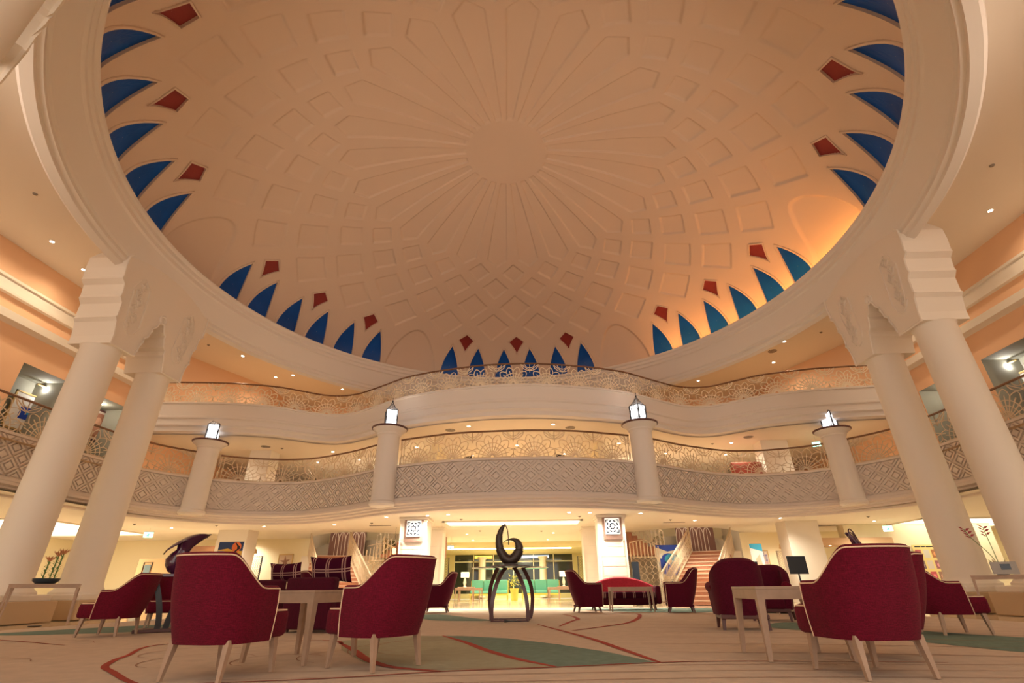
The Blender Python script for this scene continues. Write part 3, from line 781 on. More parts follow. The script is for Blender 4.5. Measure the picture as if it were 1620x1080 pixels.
# ------------------------------------------------------------------ tables
def wood_table(x, y, w, d, h, rz, lab, legw=.036, ap=.085, mat_=WOOD, splay=.015):
    t = thing('wooden_table', (x, y, 0), lab, 'table', rz)
    b = MB(); b.box((0, 0, h-.012), (w, d, .024), mat_, bevel=.003); b.build('tabletop', t)
    b = MB()
    for sg in (-1, 1):
        b.box((0, sg*(d/2-.018), h-.024-ap/2), (w-.01, .03, ap), mat_); b.box((sg*(w/2-.018), 0, h-.024-ap/2), (.03, d-.01, ap), mat_)
    b.build('apron', t)
    legs(t, [((a*(w/2-legw-.004), b_*(d/2-legw-.004), h-.03), (a*(w/2-legw*.6+splay), b_*(d/2-legw*.6+splay), 0)) for a in (-1, 1) for b_ in (-1, 1)], mat_, legw, legw*.5)
    return t
wood_table(-1.70, 5.62, .74, .74, .605, az(18), 'light wood square table between the two left foreground chairs')
wood_table(3.10, 5.62, .74, .74, .60, az(3), 'light wood square table behind the big chair on the right')
wood_table(3.36, 15.95, 1.18, .55, .62, az(0), 'light wood coffee table in front of the coral sofa', .032)
wood_table(-5.6, 7.2, .5, .5, .3, 0, '', .02) if 0 else None
wood_table(-9.85, 11.3, 1.15, .5, .78, az(-38), 'narrow light wood console with plants beside the far left column', .025, .05)
wood_table(9.98, 11.12, 1.15, .5, .76, az(38), 'narrow light wood console with flowers beside the far right column', .025, .05)
wood_table(6.9, 13.6, .9, .9, .60, az(20), 'light wood table far behind the right chairs, under the dark screen', .03)

# ------------------------------------------------------------------ centre sculpture on its glass table
t = thing('sculpture_table', (.10, 11.75, 0), 'round glass table on four curved dark legs in the middle of the carpet', 'table')
for sg in (-1, 1):
    for f in (-1, 1):
        P_ = [(.08, 1.02), (.17, .90), (.27, .70), (.34, .45), (.37, .22), (.37, .03)] if f < 0 else [(.27, 1.02), (.36, .86), (.44, .66), (.47, .42), (.45, .20), (.41, .03)]
        C_ = catmull(P_, 6); b = MB(); rows = []
        for k, (x_, z_) in enumerate(C_):
            q = k/(len(C_)-1); yy = f*(.10+.26*sin(pi/2*min(1, q*1.3))); t_ = C_[min(k+1, len(C_)-1)]-C_[max(k-1, 0)]; t_ /= hypot(*t_); nx_, nz_ = -t_[1], t_[0]; w_ = .040
            rows.append([(sg*(x_+nx_*w_), yy-.03, z_+nz_*w_), (sg*(x_-nx_*w_), yy-.03, z_-nz_*w_), (sg*(x_-nx_*w_), yy+.03, z_-nz_*w_), (sg*(x_+nx_*w_), yy+.03, z_+nz_*w_)])
        b.grid(rows, LEGB, True); b.add(rows[0], [(0, 1, 2, 3)], LEGB); b.add(rows[-1], [(0, 1, 2, 3)], LEGB); b.build('leg', t, smooth=40)
b = MB()
for p, q in (((-.37, -.36), (.37, -.36)), ((-.41, .36), (.41, .36)), ((-.37, -.36), (-.41, .36)), ((.37, -.36), (.41, .36))):
    b.tube([(*p, .02), (*q, .02)], .02, LEGB, 4)
b.build('base_frame', t)
b = MB(); b.box((0, 0, 1.035), (.78, .5, .03), WOODD, bevel=.004); b.build('top_plate', t)
b = MB(); b.lathe([(0, 1.0), (.82, 1.0), (.84, 1.007), (.82, 1.015), (0, 1.015)], GLASSG, n=64); b.build('glass_top', t, smooth=30)
t = thing('loop_sculpture', (.10, 11.75, 1.064), 'dark bronze looping crescent sculpture on the glass table', 'sculpture')
b = MB(); path = [(-.10, .84), (-.17, .76), (-.225, .62), (-.235, .435), (-.19, .26), (-.09, .13), (.03, .11), (.14, .20), (.19, .33), (.165, .45), (.09, .515), (-.01, .52), (-.10, .486), (-.14, .447)]
rad = [.014, .048, .072, .084, .10, .108, .11, .11, .10, .075, .04, .016, .009, .005]
cp = catmull([(p[0], p[1]) for p in path], 5); cr = np.interp(np.linspace(0, 1, len(cp)), np.linspace(0, 1, len(rad)), rad)
b.tube([(p[0]*1.05, .07*sin(4*i/len(cp)), p[1]) for i, p in enumerate(cp)], list(map(float, cr)), BRONZE, 16, flat=1.0); b.build('crescent', t, smooth=60)
b = MB(); b.tube([(p[0], .02, p[1]) for p in catmull([(-.11, .845), (-.07, .76), (-.045, .66), (-.035, .53), (-.03, .41)], 5)], .011, BRONZE, 8); b.build('hook', t, smooth=60)
b = MB(); b.box((.02, 0, .012), (.30, .24, .024), BRONZE, bevel=.006); b.build('base', t)
o = MB(); o.tube([(.0, 0, .02), (.1, .0, .022), (.24, .02, .012), (.34, .0, .01)], [.03, .012, .008, .006], IRON, 8); o = o.build('cable_plug', None, smooth=60); o.location = (.0, 11.25, .004)
tag(o, 'small black cable plug lying on the carpet before the sculpture table', 'cable')

# ------------------------------------------------------------------ purple sculptures left and right
def stand(x, y, rz, lab):
    t = thing('sculpture_stand', (x, y, 0), lab, 'stand', rz)
    b = MB(); b.box((0, 0, .025), (.80, .5, .05), WOODD, bevel=.006); b.build('base', t)
    b = MB(); b.box((0, 0, .865), (.80, .5, .05), PURP, bevel=.006); b.build('top', t)
    for sg in (-1, 1):
        for f in (-1, 1):
            b = MB(); pts = [(sg*(.06+.25*(k/12)**1.7), f*.10, .05+.80*k/12) for k in range(13)]
            for a, c in zip(pts[:-1], pts[1:]): b.frustum(c, a, .045, .045, BLK, .03, .03)
            b.build('leg', t)
    return t
stand(-5.80, 9.45, radians(35), 'black stand with curved legs behind the left tub chair')
stand(6.25, 9.45, radians(-35), 'black stand with curved legs behind the big right chair')
t = thing('calla_sculpture', (-5.80, 9.45, .89), 'glossy dark purple sculpture like a folded calla flower, on the left stand', 'sculpture')
b = MB(); rows = []
prof = [(.05, .0, -.02), (.13, .04, -.03), (.19, .14, -.04), (.20, .24, -.05), (.15, .34, -.03), (.12, .40, .02), (.16, .47, .06), (.20, .54, .10)]
for k, (r, z, dx) in enumerate(prof):
    row = []
    for i in range(28):
        a = 2*pi*i/28; st = 1+.9*max(0, cos(a))**2*(max(0, k-4)/3)
        row.append((dx+r*st*cos(a), r*.75*sin(a), z+.04*max(0, cos(a))*(max(0, k-4))))
    rows.append(row)
b.grid(rows, PURP, True); b.add(rows[0], [list(range(28))], PURP); b.build('bulb', t, smooth=70)
b = MB(); rows = []
for k in range(9):
    q = k/8; row = []
    for i in range(13):
        w = -1+2*i/12; row.append((-.20+.60*q, .25*w*(1-q)**.8*(1 if k else .7), .52+.075*sin(pi*q*.75)+.02*q+.05*(1-w*w)-.10*(1-q)**2+.11*w*(1-q)))
    rows.append(row)
b.grid(rows, PURP); m = b.build('petal', t, smooth=70)
md = m.modifiers.new('s', 'SOLIDIFY'); md.thickness = .02
t = thing('ring_sculpture', (6.25, 9.45, .905), 'dark purple stem sculpture with thin rings, on the right stand', 'sculpture')
b = MB(); b.tube([(.10, 0, 0), (.09, 0, .15), (.03, 0, .32), (-.08, 0, .48), (-.13, 0, .52)], [.07, .06, .05, .04, .02], PURP, 12); b.build('stem', t, smooth=60)
b = MB(); b.tube([(.06, .02, .10), (.10, .02, .30), (.0, .02, .50)], [.05, .03, .012], PURP, 10); b.build('second_stem', t, smooth=60)
for sc, tl in ((1, .75), (.72, .4)):
    b = MB(); b.tube([(-.01+.19*sc*cos(q)*cos(tl)-.13*sc*sin(q)*sin(tl)*0, .12*sc*cos(q), .38+.17*sc*sin(q)-.10*sc*cos(q)) for q in np.linspace(0, 2*pi, 41)[:-1]], .012, PURP, 8, closed=True); b.build('ring', t, smooth=60)

# ------------------------------------------------------------------ plants and things on the consoles
t = thing('bromeliad_planter', (-9.95, 11.35, .78), 'low dark bowl with three tall orange-tipped plants on the left console', 'plant')
b = MB(); b.lathe([(0, 0), (.16, 0), (.23, .06), (.24, .11), (.20, .11), (.0, .09)], mat('bowl_blue', (.03, .05, .07), .3), n=24); b.build('bowl', t, smooth=50)
for px, hh in ((-.10, .46), (.06, .56), (.16, .60)):
    b = MB(); b.tube([(px, 0, .08), (px+.02, 0, hh)], .014, GREEN, 6)
    for i in range(26):
        a = i*2.4; z = .10+(hh-.1)*i/26; l = .11*(1-.35*i/26); b.add([(px, 0, z), (px+l*.6*cos(a)-.012*sin(a), l*.6*sin(a)+.012*cos(a), z+l*.5), (px+l*cos(a), l*sin(a), z+l*.45), (px+l*.6*cos(a)+.012*sin(a), l*.6*sin(a)-.012*cos(a), z+l*.5)], [(0, 1, 2, 3)], GREEN)
    b.build('stalk', t)
    b = MB()
    for i in range(11):
        a = i*2*pi/11; l = .13; b.add([(px+.02, 0, hh-.03), (px+.02+l*.6*cos(a)-.014*sin(a), l*.6*sin(a)+.014*cos(a), hh+.05), (px+.02+l*cos(a), l*sin(a), hh+.10), (px+.02+l*.6*cos(a)+.014*sin(a), l*.6*sin(a)-.014*cos(a), hh+.05)], [(0, 1, 2, 3)], mat('petal_orange', (.55, .22, .10), .6))
    b.build('flower_head', t)
t = thing('heliconia_arrangement', (9.98, 11.22, .76), 'dry flower arrangement with two red heliconia stems on the right console', 'plant')
b = MB(); b.lathe([(0, 0), (.09, 0), (.13, .06), (.10, .13), (.0, .12)], mat('vase_grey', (.25, .23, .22), .4), n=20); b.build('vase', t, smooth=50)
HP = mat('petal_crimson', (.30, .02, .04), .5)
for tx, tz in ((-.42, .86), (-.02, .90)):
    b = MB(); pp = [(0, 0, .1), (tx*.25, 0, tz*.45), (tx*.8, 0, tz*.8), (tx, 0, tz)]; c = catmull(pp, 5); b.tube([tuple(p) for p in c], .007, GREEN, 5); b.build('stem', t)
    b = MB()
    for k in range(7):
        q = Vector(c[-1]).lerp(Vector(c[-6]), k/6); sg = 1 if k % 2 else -1
        b.add([q, q+Vector((sg*.05, .01, .05)), q+Vector((sg*.11, 0, .05)), q+Vector((sg*.05, -.01, .005))], [(0, 1, 2, 3)], HP)
    b.build('bract', t)
random.seed(3); b = MB(); STRAW = mat('straw', (.45, .33, .18), .8)
for i in range(40):
    a = random.uniform(0, 2*pi); l = random.uniform(.14, .34); up = random.uniform(.1, .8); w = .014
    e = Vector((cos(a)*l*(1-up*.5), sin(a)*l*.6, .10+l*up)); s_ = Vector((-sin(a), cos(a), 0))*w; m_ = Vector((0, 0, .1)).lerp(e, .6)
    b.add([(0, 0, .1), m_+s_, e, m_-s_], [(0, 1, 2, 3)], STRAW if i % 3 else GREEN)
b.build('foliage', t)
t = thing('sign_holder', (9.80, 10.92, .76), 'grey sign board with a dark picture standing on the right console', 'sign', az(15))
b = MB(); b.box((0, 0, .12), (.42, .02, .22), mat('board_grey', (.36, .33, .30), .5)); b.build('board', t)
b = MB(); b.box((.02, -.012, .14), (.16, .006, .10), MONI); b.build('picture', t)
t = thing('coin_dish', (-9.5, 11.0, .0), 'small round tray on the floor below the left console', 'tray')
b = MB(); b.lathe([(0, .0), (.1, 0), (.12, .02), (0, .012)], BRONZE, n=20); b.build('dish', t)
t = thing('menu_stand', (-8.55, 13.2, 0), 'white folded card stand behind the far left chair', 'card stand')
b = MB(); b.tube([(0, 0, 0), (0, 0, .62)], .015, WHITE, 6); b.lathe([(0, 0), (.14, 0), (.14, .02), (0, .02)], WHITE, n=16); b.build('pole', t)
b = MB(); b.box((.06, 0, .76), (.05, .22, .28), WHITE, M=Matrix.Rotation(.35, 4, 'Y')); b.build('card', t)

# ------------------------------------------------------------------ carpet
BEI = mat('carpet_beige', (.58, .46, .36), .95, noise=.16, nscale=6, bump=.3, bscale=120, spec=.1)
CTE = mat('carpet_teal', (.17, .24, .20), .95, noise=.3, nscale=9, bump=.3, bscale=120, spec=.1)
CSA = mat('carpet_sage', (.36, .34, .24), .95, noise=.15, nscale=7, bump=.3, bscale=120, spec=.1)
CRE = mat('carpet_red_line', (.36, .07, .05), .95, spec=.1)
CBR = mat('carpet_brown_line', (.33, .17, .12), .95, spec=.1)
b = MB(); N = 96; ol = []
for i in range(N):
    a = 2*pi*i/N; c, s_ = cos(a), sin(a); ol.append((9.3*abs(c)**.75*(1 if c > 0 else -1), 8.6+10.9*abs(s_)**.8*(1 if s_ > 0 else -1)))
ol = [((1 if x > 0 else -1)*min(abs(x), 4.9+max(0, y-4.0)*2.2), y) for x, y in ol]
b.prism(ol, lambda u, v, d: (u, v, d), .004, .012, BEI)
def patch(poly, z, m, n=6):
    P = catmull(poly+[poly[0]], n)[:-1] if n else poly; c = np.mean(P, axis=0)
    vs = [(c[0], c[1], z)]+[(p[0], p[1], z) for p in P]; K = len(P)
    b.add(vs, [(0, 1+i, 1+(i+1) % K) for i in range(K)], m)
def line(pts, w, z, m, n=8):
    P = catmull(pts, n); T = np.gradient(P, axis=0); T /= np.hypot(T[:, 0], T[:, 1])[:, None]; K = len(P)
    ww = [w*(.35+.65*sin(pi*i/(K-1))**.6) for i in range(K)]
    vs = [(p[0]-t[1]*q, p[1]+t[0]*q, z) for p, t, q in zip(P, T, ww)]+[(p[0]+t[1]*q, p[1]-t[0]*q, z) for p, t, q in zip(P, T, ww)]
    b.add(vs, [(i, i+1, K+i+1, K+i) for i in range(K-1)], m)
# big leaf: sage part on the left, teal part on the right
patch([(-2.0, 7.6), (-1.1, 8.28), (-.5, 8.24), (.25, 7.78), (.88, 6.97), (1.38, 6.14), (1.72, 5.28), (.80, 5.03), (-.15, 4.80), (-1.0, 5.4), (-1.6, 6.5)], .014, CSA, 0)
patch([(-.73, 8.26), (-.45, 8.22), (.25, 7.78), (.88, 6.97), (1.38, 6.14), (1.72, 5.28), (.80, 5.05), (.46, 5.55), (.09, 6.32), (-.28, 7.28)], .0145, CTE, 0)
line([(-.73, 8.26), (-.28, 7.28), (.09, 6.32), (.46, 5.55), (.80, 5.03)], .05, .016, CRE)
line([(-2.4, 4.15), (-1.06, 4.44), (-.15, 4.80), (.69, 4.99), (1.72, 5.28), (2.6, 5.35), (4.2, 5.2)], .018, .016, CRE)
line([(.66, 10.66), (1.33, 7.80), (1.56, 6.44), (1.74, 5.30)], .045, .016, CRE)
line([(1.05, 10.09), (1.37, 11.58), (1.54, 12.25), (1.53, 13.33), (1.33, 14.66)], .05, .016, CRE)
line([(1.20, 9.05), (1.75, 9.86), (2.44, 11.03), (3.03, 13.10), (3.22, 14.68), (2.55, 15.18)], .05, .016, CRE)
line([(-1.91, 7.30), (-1.42, 6.40), (-1.03, 5.61), (-.64, 5.07), (-.15, 4.80)], .05, .016, CRE)
line([(-2.28, 7.67), (-4.17, 7.27), (-3.73, 5.97), (-3.55, 5.56), (-3.30, 5.15), (-2.98, 4.84), (-2.53, 4.41), (-2.2, 4.15), (-1.8, 3.9)], .032, .016, CRE)
line([(-2.28, 7.67), (-2.0, 7.5), (-1.8, 7.1)], .03, .016, CRE)
for k in range(16):
    y0 = 6.1+.9*k; line([(1.9, y0), (4, y0-.25-.03*k), (6.2, y0-.9), (8.6, y0-1.9)], .012, .0155, CBR)
for k in range(6):
    y0 = 3.2+.35*k; line([(-2, y0-.2), (0, y0), (2.5, y0+.2), (6, y0)], .007, .0155, CBR)
for c0, r in (((-1.3, 5.9), .5), ((-1.9, 5.6), .42), ((-2.7, 5.6), .5), ((-3.2, 6.3), .5), ((-.6, 6.6), .9), ((-.2, 6.9), 1.1), ((-6, 7), .8), ((-4.9, 5.2), .6)):
    line([(c0[0]+r*cos(q), c0[1]+r*sin(q)*1.1) for q in np.linspace(.6, 4.4, 9)], .007, .0158, CBR)
patch([(-2.6, 14.6), (-1.64, 12.3), (-.31, 12.0), (-.9, 13.2), (-2, 15.2)], .014, CTE, 4)
patch([(3.4, 15.5), (5.0, 15.1), (6.6, 16.0), (7.6, 14.2), (8.2, 12.0), (8.0, 15.0), (6.2, 18.0), (3.4, 18.6), (1.5, 18.4)], .014, CTE, 0)
patch([(4.4, 9.8), (5.24, 10.7), (5.9, 10.2), (6.25, 9.2), (6.4, 8.25), (6.8, 7.4), (7.4, 6.2), (6.2, 5.2), (5.5, 5.8), (5.25, 6.72), (5.1, 7.4), (4.95, 8.25), (4.6, 9.0)], .0142, CTE, 4)
patch([(-8.8, 8.9), (-7.6, 8.9), (-6.2, 9.5), (-4.8, 10.9), (-3.6, 11.4), (-5.5, 12.4), (-7.5, 11.2)], .014, CTE, 4)
line([(-9.0, 8.4), (-7.2, 8.0), (-5.5, 7.2)], .02, .016, CRE)
o = b.build('carpet', None, fix=False); o.location.z = -.0175; tag(o, 'beige lounge carpet with teal leaf shapes and red swirling lines', 'carpet')

# ------------------------------------------------------------------ pillars of the ground floor
def pillar(x, y, w, d, h, lab, sign=False, z=0, cap=True, m=PLW, cat='pillar'):
    t = thing('square_pillar', (x, y, z), lab, cat)
    b = MB(); b.box((0, 0, h/2), (w, d, h), m); b.build('shaft', t)
    if cap:
        b = MB(); b.box((0, 0, h-.05), (w+.12, d+.12, .1), m, bevel=.02); b.box((0, 0, h-.14), (w+.06, d+.06, .06), m); b.build('cap_moulding', t)
        b = MB()
        for k in range(7): b.box((0, 0, .35+.32*k), (w+.012, d+.012, .018), PLR)
        for sg in (-1, 1): b.box((sg*(w/2-.03), -d/2-.012, 1.1), (.05, .03, 2.2), PLW)
        b.build('panel_joint', t)
    if sign:
        b = MB(); b.box((.03, -d/2-.03, h-.50), (.72, .05, .78), mat('panel_brown', (.30, .18, .14), .5), bevel=.015); fr = b.build('lamp_panel', t)
        b = MB(); b.box((.03, -d/2-.07, h-.42), (.54, .04, .56), mat('glow_lattice', (1, 1, 1), emit=.5, emitcol=(1, .97, .93)), bevel=.015); b.build('lamp_box', fr)
        b = MB(); y_ = -d/2-.095; cx, cz = .03, h-.42
        for a in range(8):
            q = a*pi/4
            for rr, l in ((.09, .06), (.19, .10)):
                c, s_ = cos(q+rr*2), sin(q+rr*2); b.box((0, 0, 0), (l, .012, .045), MONI, M=Matrix.Translation((cx+rr*c, y_, cz+rr*s_)) @ Matrix.Rotation(-(q+rr*2+pi/2), 4, 'Y'))
        for sx_ in (-1, 1):
            for sz in (-1, 1):
                b.box((cx+sx_*.19, y_, cz+sz*.215), (.10, .012, .035), MONI); b.box((cx+sx_*.225, y_, cz+sz*.16), (.035, .012, .08), MONI)
        b.build('star_lattice', fr)
        lamp('wall_washer', 'SPOT', (0, -d/2-.30, h-.02), 12, (1, .97, .95), .03, t, 100, rot=(0, 0, 0), blend=1)
    return t
pillar(-3.88, 19.85, 1.0, .95, CZ, 'white square pillar with a lit star lattice lamp, left of the lobby', True)
pillar(3.52, 19.95, 1.0, .95, CZ, 'white square pillar with a lit star lattice lamp, right of the lobby', True)
pillar(-3.75, 23.2, .8, .8, CZ, 'slimmer white pillar just behind the left lattice pillar')
pillar(3.20, 23.9, .8, .8, CZ, 'slimmer white pillar just behind the right lattice pillar')
pillar(-12.75, 23.2, 1.35, .9, CZ, 'plain cream pillar at left behind the blue poster', cap=False, m=PL)
pillar(11.9, 22.8, 1.35, .9, CZ, 'plain cream pillar at right behind the dark screen', cap=False, m=PL)
pillar(-11.6, 21.9, .95, .8, 6.3-Z1, 'cream pillar on the lower gallery at left', z=Z1, cap=False, m=PL)
pillar(11.2, 21.9, 1.15, .8, 6.3-Z1, 'cream pillar on the lower gallery at right', z=Z1, cap=False, m=PL)

# ------------------------------------------------------------------ light coffers in the low ceiling
def coffer(x0, x1, y0, y1, lab, power, e=1.0):
    t = thing('ceiling_coffer', ((x0+x1)/2, (y0+y1)/2, CZ), lab, 'light coffer')
    w, d = x1-x0, y1-y0
    b = MB()
    for p, q in (((-w/2, -d/2), (w/2, -d/2)), ((w/2, -d/2), (w/2, d/2)), ((w/2, d/2), (-w/2, d/2)), ((-w/2, d/2), (-w/2, -d/2))):
        cx, cy = (p[0]+q[0])/2, (p[1]+q[1])/2; b.box((cx, cy, -.025), (abs(q[0]-p[0])+.1, abs(q[1]-p[1])+.1, .05), PL)
    b.build('rim', t)
    b = MB(); quad(b, [(-w/2, -d/2, -.006), (w/2, -d/2, -.006), (w/2, d/2, -.006), (-w/2, d/2, -.006)], mat('glow_coffer', (1, .95, .8), emit=1.6, emitcol=(1, .95, .78))); b.build('light_panel', t)
    lamp('coffer_light', 'AREA', (0, 0, -.08), power, (1, .90, .68), min(w, d), t)
coffer(-3.0, 2.55, 20.8, 22.2, 'long bright light coffer in the low ceiling before the lobby', 120)
coffer(16.7, 22, 22.0, 26.0, 'large bright light coffer in the low ceiling on the right', 35)
coffer(-22.5, -17.5, 18.0, 24.0, 'large light coffer in the low ceiling on the left behind the columns', 30)

# ------------------------------------------------------------------ lobby behind the passage
ROY0 = mat('strip_blue', (.02, .08, .5), .5)
OLV = mat('plaster_olive', (.70, .62, .34), .7)
LB = 37.5; mb = MB()
quad(mb, [(-9, 31, 2.75), (9, 31, 2.75), (9, LB, 2.75), (-9, LB, 2.75)], OLV); quad(mb, [(-9, 31, 2.75), (9, 31, 2.75), (9, 31, CZ+.05), (-9, 31, CZ+.05)], OLV)
struct(mb.build('ceiling', fix=False), 'lower olive ceiling of the lobby')
mb = MB()
for sg in (-1, 1): quad(mb, [(sg*7.2, 27, 0), (sg*7.2, LB, 0), (sg*7.2, LB, CZ), (sg*7.2, 27, CZ)], OLV)
for a, b_ in ((-9, -5.0), (3.3, 9)): mb.box(((a+b_)/2, LB, 1.5), (b_-a, .2, 3.0), OLV)
mb.box((-.85, LB, .15), (8.3, .2, .3), OLV); mb.box((-.85, LB, 2.9), (8.3, .2, .1), OLV)
struct(mb.build('wall_lobby', fix=False), 'olive yellow lobby wall')
w = MB(); w.box((-.85, LB, 1.55), (8.3, .03, 2.6), mat('night_glass', (.02, .03, .025), .06, spec=.8)); wo = w.build('window_60'); struct(wo, 'large dark night window of the lobby')
w = MB()
for x in (-5.0, -3.65, -2.25, -.85, .55, 1.95, 3.3): w.box((x, LB-.04, 1.55), (.07, .08, 2.62), mat('frame_ivory', (.75, .72, .55), .5))
for z in (.28, 2.30, 2.84): w.box((-.85, LB-.04, z), (8.3, .08, .07), mat('frame_ivory', (.75, .72, .55), .5))
w.build('window_frame', wo)
# columns and warm patio seen through the dark glass: real round columns outside
for i, x in enumerate((-3.0, 1.2)):
    b = MB(); b.lathe([(.0, .1), (.26, .1), (.24, 2.4), (.34, 2.5), (.34, 2.6), (0, 2.6)], PL, n=20); o = b.build('patio_column', None, smooth=50); o.location = (x, LB-.45, 0)
    tag(o, 'pale round column by the lobby window, '+('left' if i == 0 else 'right')+' one', 'column')
t = thing('cove_strip', (-.8, 31.05, 2.70), 'long thin cove light under the beam at the lobby entrance', 'light strip')
b = MB(); b.box((0, 0, 0), (7.2, .06, .05), GLOWC); b.build('tube', t)
for k, x in enumerate((-4.2, -2.4, .7, 2.4)):
    pass
lamp('lobby_light', 'AREA', (-.8, 34.3, 2.70), 260, (1, .93, .60), 2.2); lamp('lobby_light', 'AREA', (-4.2, 29, 3.0), 60, (1, .93, .60), 1.0); lamp('lobby_light', 'AREA', (3.2, 29, 3.0), 60, (1, .93, .60), 1.0)
for x, w_, m_, nm_ in ((-2.95, 1.25, mat('glow_lemon', (1, .9, .2), emit=1.0, emitcol=(1, .82, .12)), 'yellow'), (.65, 1.95, mat('glow_ice', (.8, .9, 1), emit=1.1, emitcol=(.75, .88, 1)), 'blue white')):  # glowing bars added as the lobby cove's reflections in the glass
    t = thing('reflection_strip', (x, LB-.09, 2.60), 'glowing %s strip standing in for a cove reflection in the lobby window' % nm_, 'light strip')
    b = MB(); b.box((0, 0, 0), (w_, .04, .16), m_); b.build('glow_panel', t)
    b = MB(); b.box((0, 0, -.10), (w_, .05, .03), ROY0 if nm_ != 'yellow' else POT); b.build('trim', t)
def teal_sofa(x, lab):
    t = thing('teal_sofa', (x, 33, 0), lab, 'sofa', 0, 'teal sofas in the lobby')
    for k in (-1, 0, 1):
        b = MB(); b.box((k*.74, .30, .80), (.72, .18, .58), TEAL, bevel=.04); b.build('back_cushion', t, smooth=50)
        b = MB(); b.box((k*.74, -.05, .44), (.72, .70, .16), TEAL, bevel=.04); b.build('seat_cushion', t, smooth=50)
    b = MB(); b.box((0, 0, .30), (2.3, .80, .10), POT); b.box((0, .42, .65), (2.3, .05, .8), POT); b.build('frame', t)
    legs(t, [((1.1*a, .35*b_, .28), (1.1*a, .35*b_, 0)) for a in (-1, 1) for b_ in (-1, 1)], POT, .03, .025)
teal_sofa(-2.15, 'teal three-seat lobby sofa on the left of the yellow planter'); teal_sofa(.97, 'teal three-seat lobby sofa on the right of the yellow planter')
t = thing('potted_orchid', (-.52, 30.2, 0), 'tall yellow pot with yellow-green flowers between the teal sofas', 'plant')
b = MB(); b.lathe([(0, 0), (.17, 0), (.22, .5), (.26, .62), (.22, .62), (0, .58)], POT, n=20); b.build('pot', t, smooth=50)
b = MB(); random.seed(5)
for i in range(70):
    a = random.uniform(0, 6.28); l = random.uniform(.1, .42); z = random.uniform(.75, 1.35); c = Vector((cos(a)*l, sin(a)*l, z)); b.add([c+Vector((random.uniform(-.07, .07), random.uniform(-.05, .05), random.uniform(-.06, .06))) for _ in range(4)], [(0, 1, 2, 3)], mat('blossom', (.62, .60, .12), .6))
for i in range(6): b.tube([(0, 0, .58), (.15*cos(i), .15*sin(i), 1.2)], .012, GREEN, 4)
b.build('flowers', t)
for x, who in ((-3.25, 'left'), (2.2, 'right')):
    t = thing('console_table', (x+.1, 30, 0), 'small tan side table with a lamp at the %s of the lobby' % who, 'table')
    b = MB(); b.box((0, 0, .69), (.9, .6, .05), WOOD); b.build('tabletop', t); legs(t, [((.38*a, .24*b_, .68), (.38*a, .24*b_, 0)) for a in (-1, 1) for b_ in (-1, 1)], WOOD, .03, .025)
    t = thing('table_lamp', (x, 30, .715), 'cream table lamp on the %s lobby side table' % who, 'lamp')
    b = MB(); b.lathe([(0, 0), (.09, 0), (.05, .05), (.09, .2), (.05, .4), (.02, .44), (0, .44)], WHITE, n=16); b.build('base', t, smooth=50)
    b = MB(); b.box((0, 0, .60), (.42, .3, .26), mat('lampshade', (1, .9, .7), emit=1.3, emitcol=(1, .82, .5))); b.build('lamp_shade', t)
for x, y, a, who in ((-2.55, 26.2, 5, 'left'), (1.85, 26.2, -5, 'right')):
    wood_table(x, y, 1.2, .7, .66, az(a), 'tan wooden lobby table with slim legs on the %s' % who, .03)
def screen(x, y, z, w, h, m, lab, rz=0, n=6, r=None, thick=.03, stand=True):
    t = thing('lattice_screen', (x, y, z), lab, 'screen', rz)
    b = MB(); b.tube([(-w/2, 0, 0), (-w/2, 0, h), (w/2, 0, h), (w/2, 0, 0)], .03, m, 4, closed=True); b.build('frame', t)
    b = MB(); rows = max(1, round(h/(w/n)))
    for i in range(n):
        for k in range(rows):
            cx, cz, s_ = -w/2+w/n*(i+.5), h/rows*(k+.5), w/n/2
            b.tube([(cx+s_*a, 0, cz+s_*c) for a, c in ((1, 0), (.35, .35), (0, 1), (-.35, .35), (-1, 0), (-.35, -.35), (0, -1), (.35, -.35))], .012 if w > .7 else .008, m, 4, closed=True)
    b.build('lattice', t); return t
screen(-4.15, 28.2, 0, .5, 2.1, IRON, 'dark lattice panel on the left side of the lobby', n=4); screen(3.15, 28.2, 0, .5, 2.1, IRON, 'dark lattice panel on the right side of the lobby', n=4)
for sx, xc in ((-1, -6.1), (1, 5.35)):
    who = 'left' if sx < 0 else 'right'
    t = screen(xc, 23.0, 0, 1.2, 1.75, LATT, 'cream star lattice screen with bars on top, %s of the lobby' % who, n=5)
    b = MB()
    for k in range(9):
        x = -.6+1.2*k/8; hh = 2.42-.03*abs(k-4) if (k < 5) == (sx > 0) else 2.42-.06*abs(k-4); b.box((x, 0, (1.75+hh)/2), (.04, .04, hh-1.75), LATT)
    b.tube([(-.6, 0, 2.33), (-.2, 0, 2.42), (.2, 0, 2.42), (.6, 0, 2.25)], .025, LATT, 4); b.build('bar_row', t)
t = thing('orange_lamp', (-5.43, 22.75, 2.0), 'small glowing orange box lamp left of the lobby', 'lamp')
b = MB(); b.box((0, 0, .10), (.13, .13, .22), GLOWY); b.build('glass', t); b = MB(); b.tube([(0, 0, .2), (0, 0, CZ-2.0)], .008, IRON, 4); b.build('cord', t)

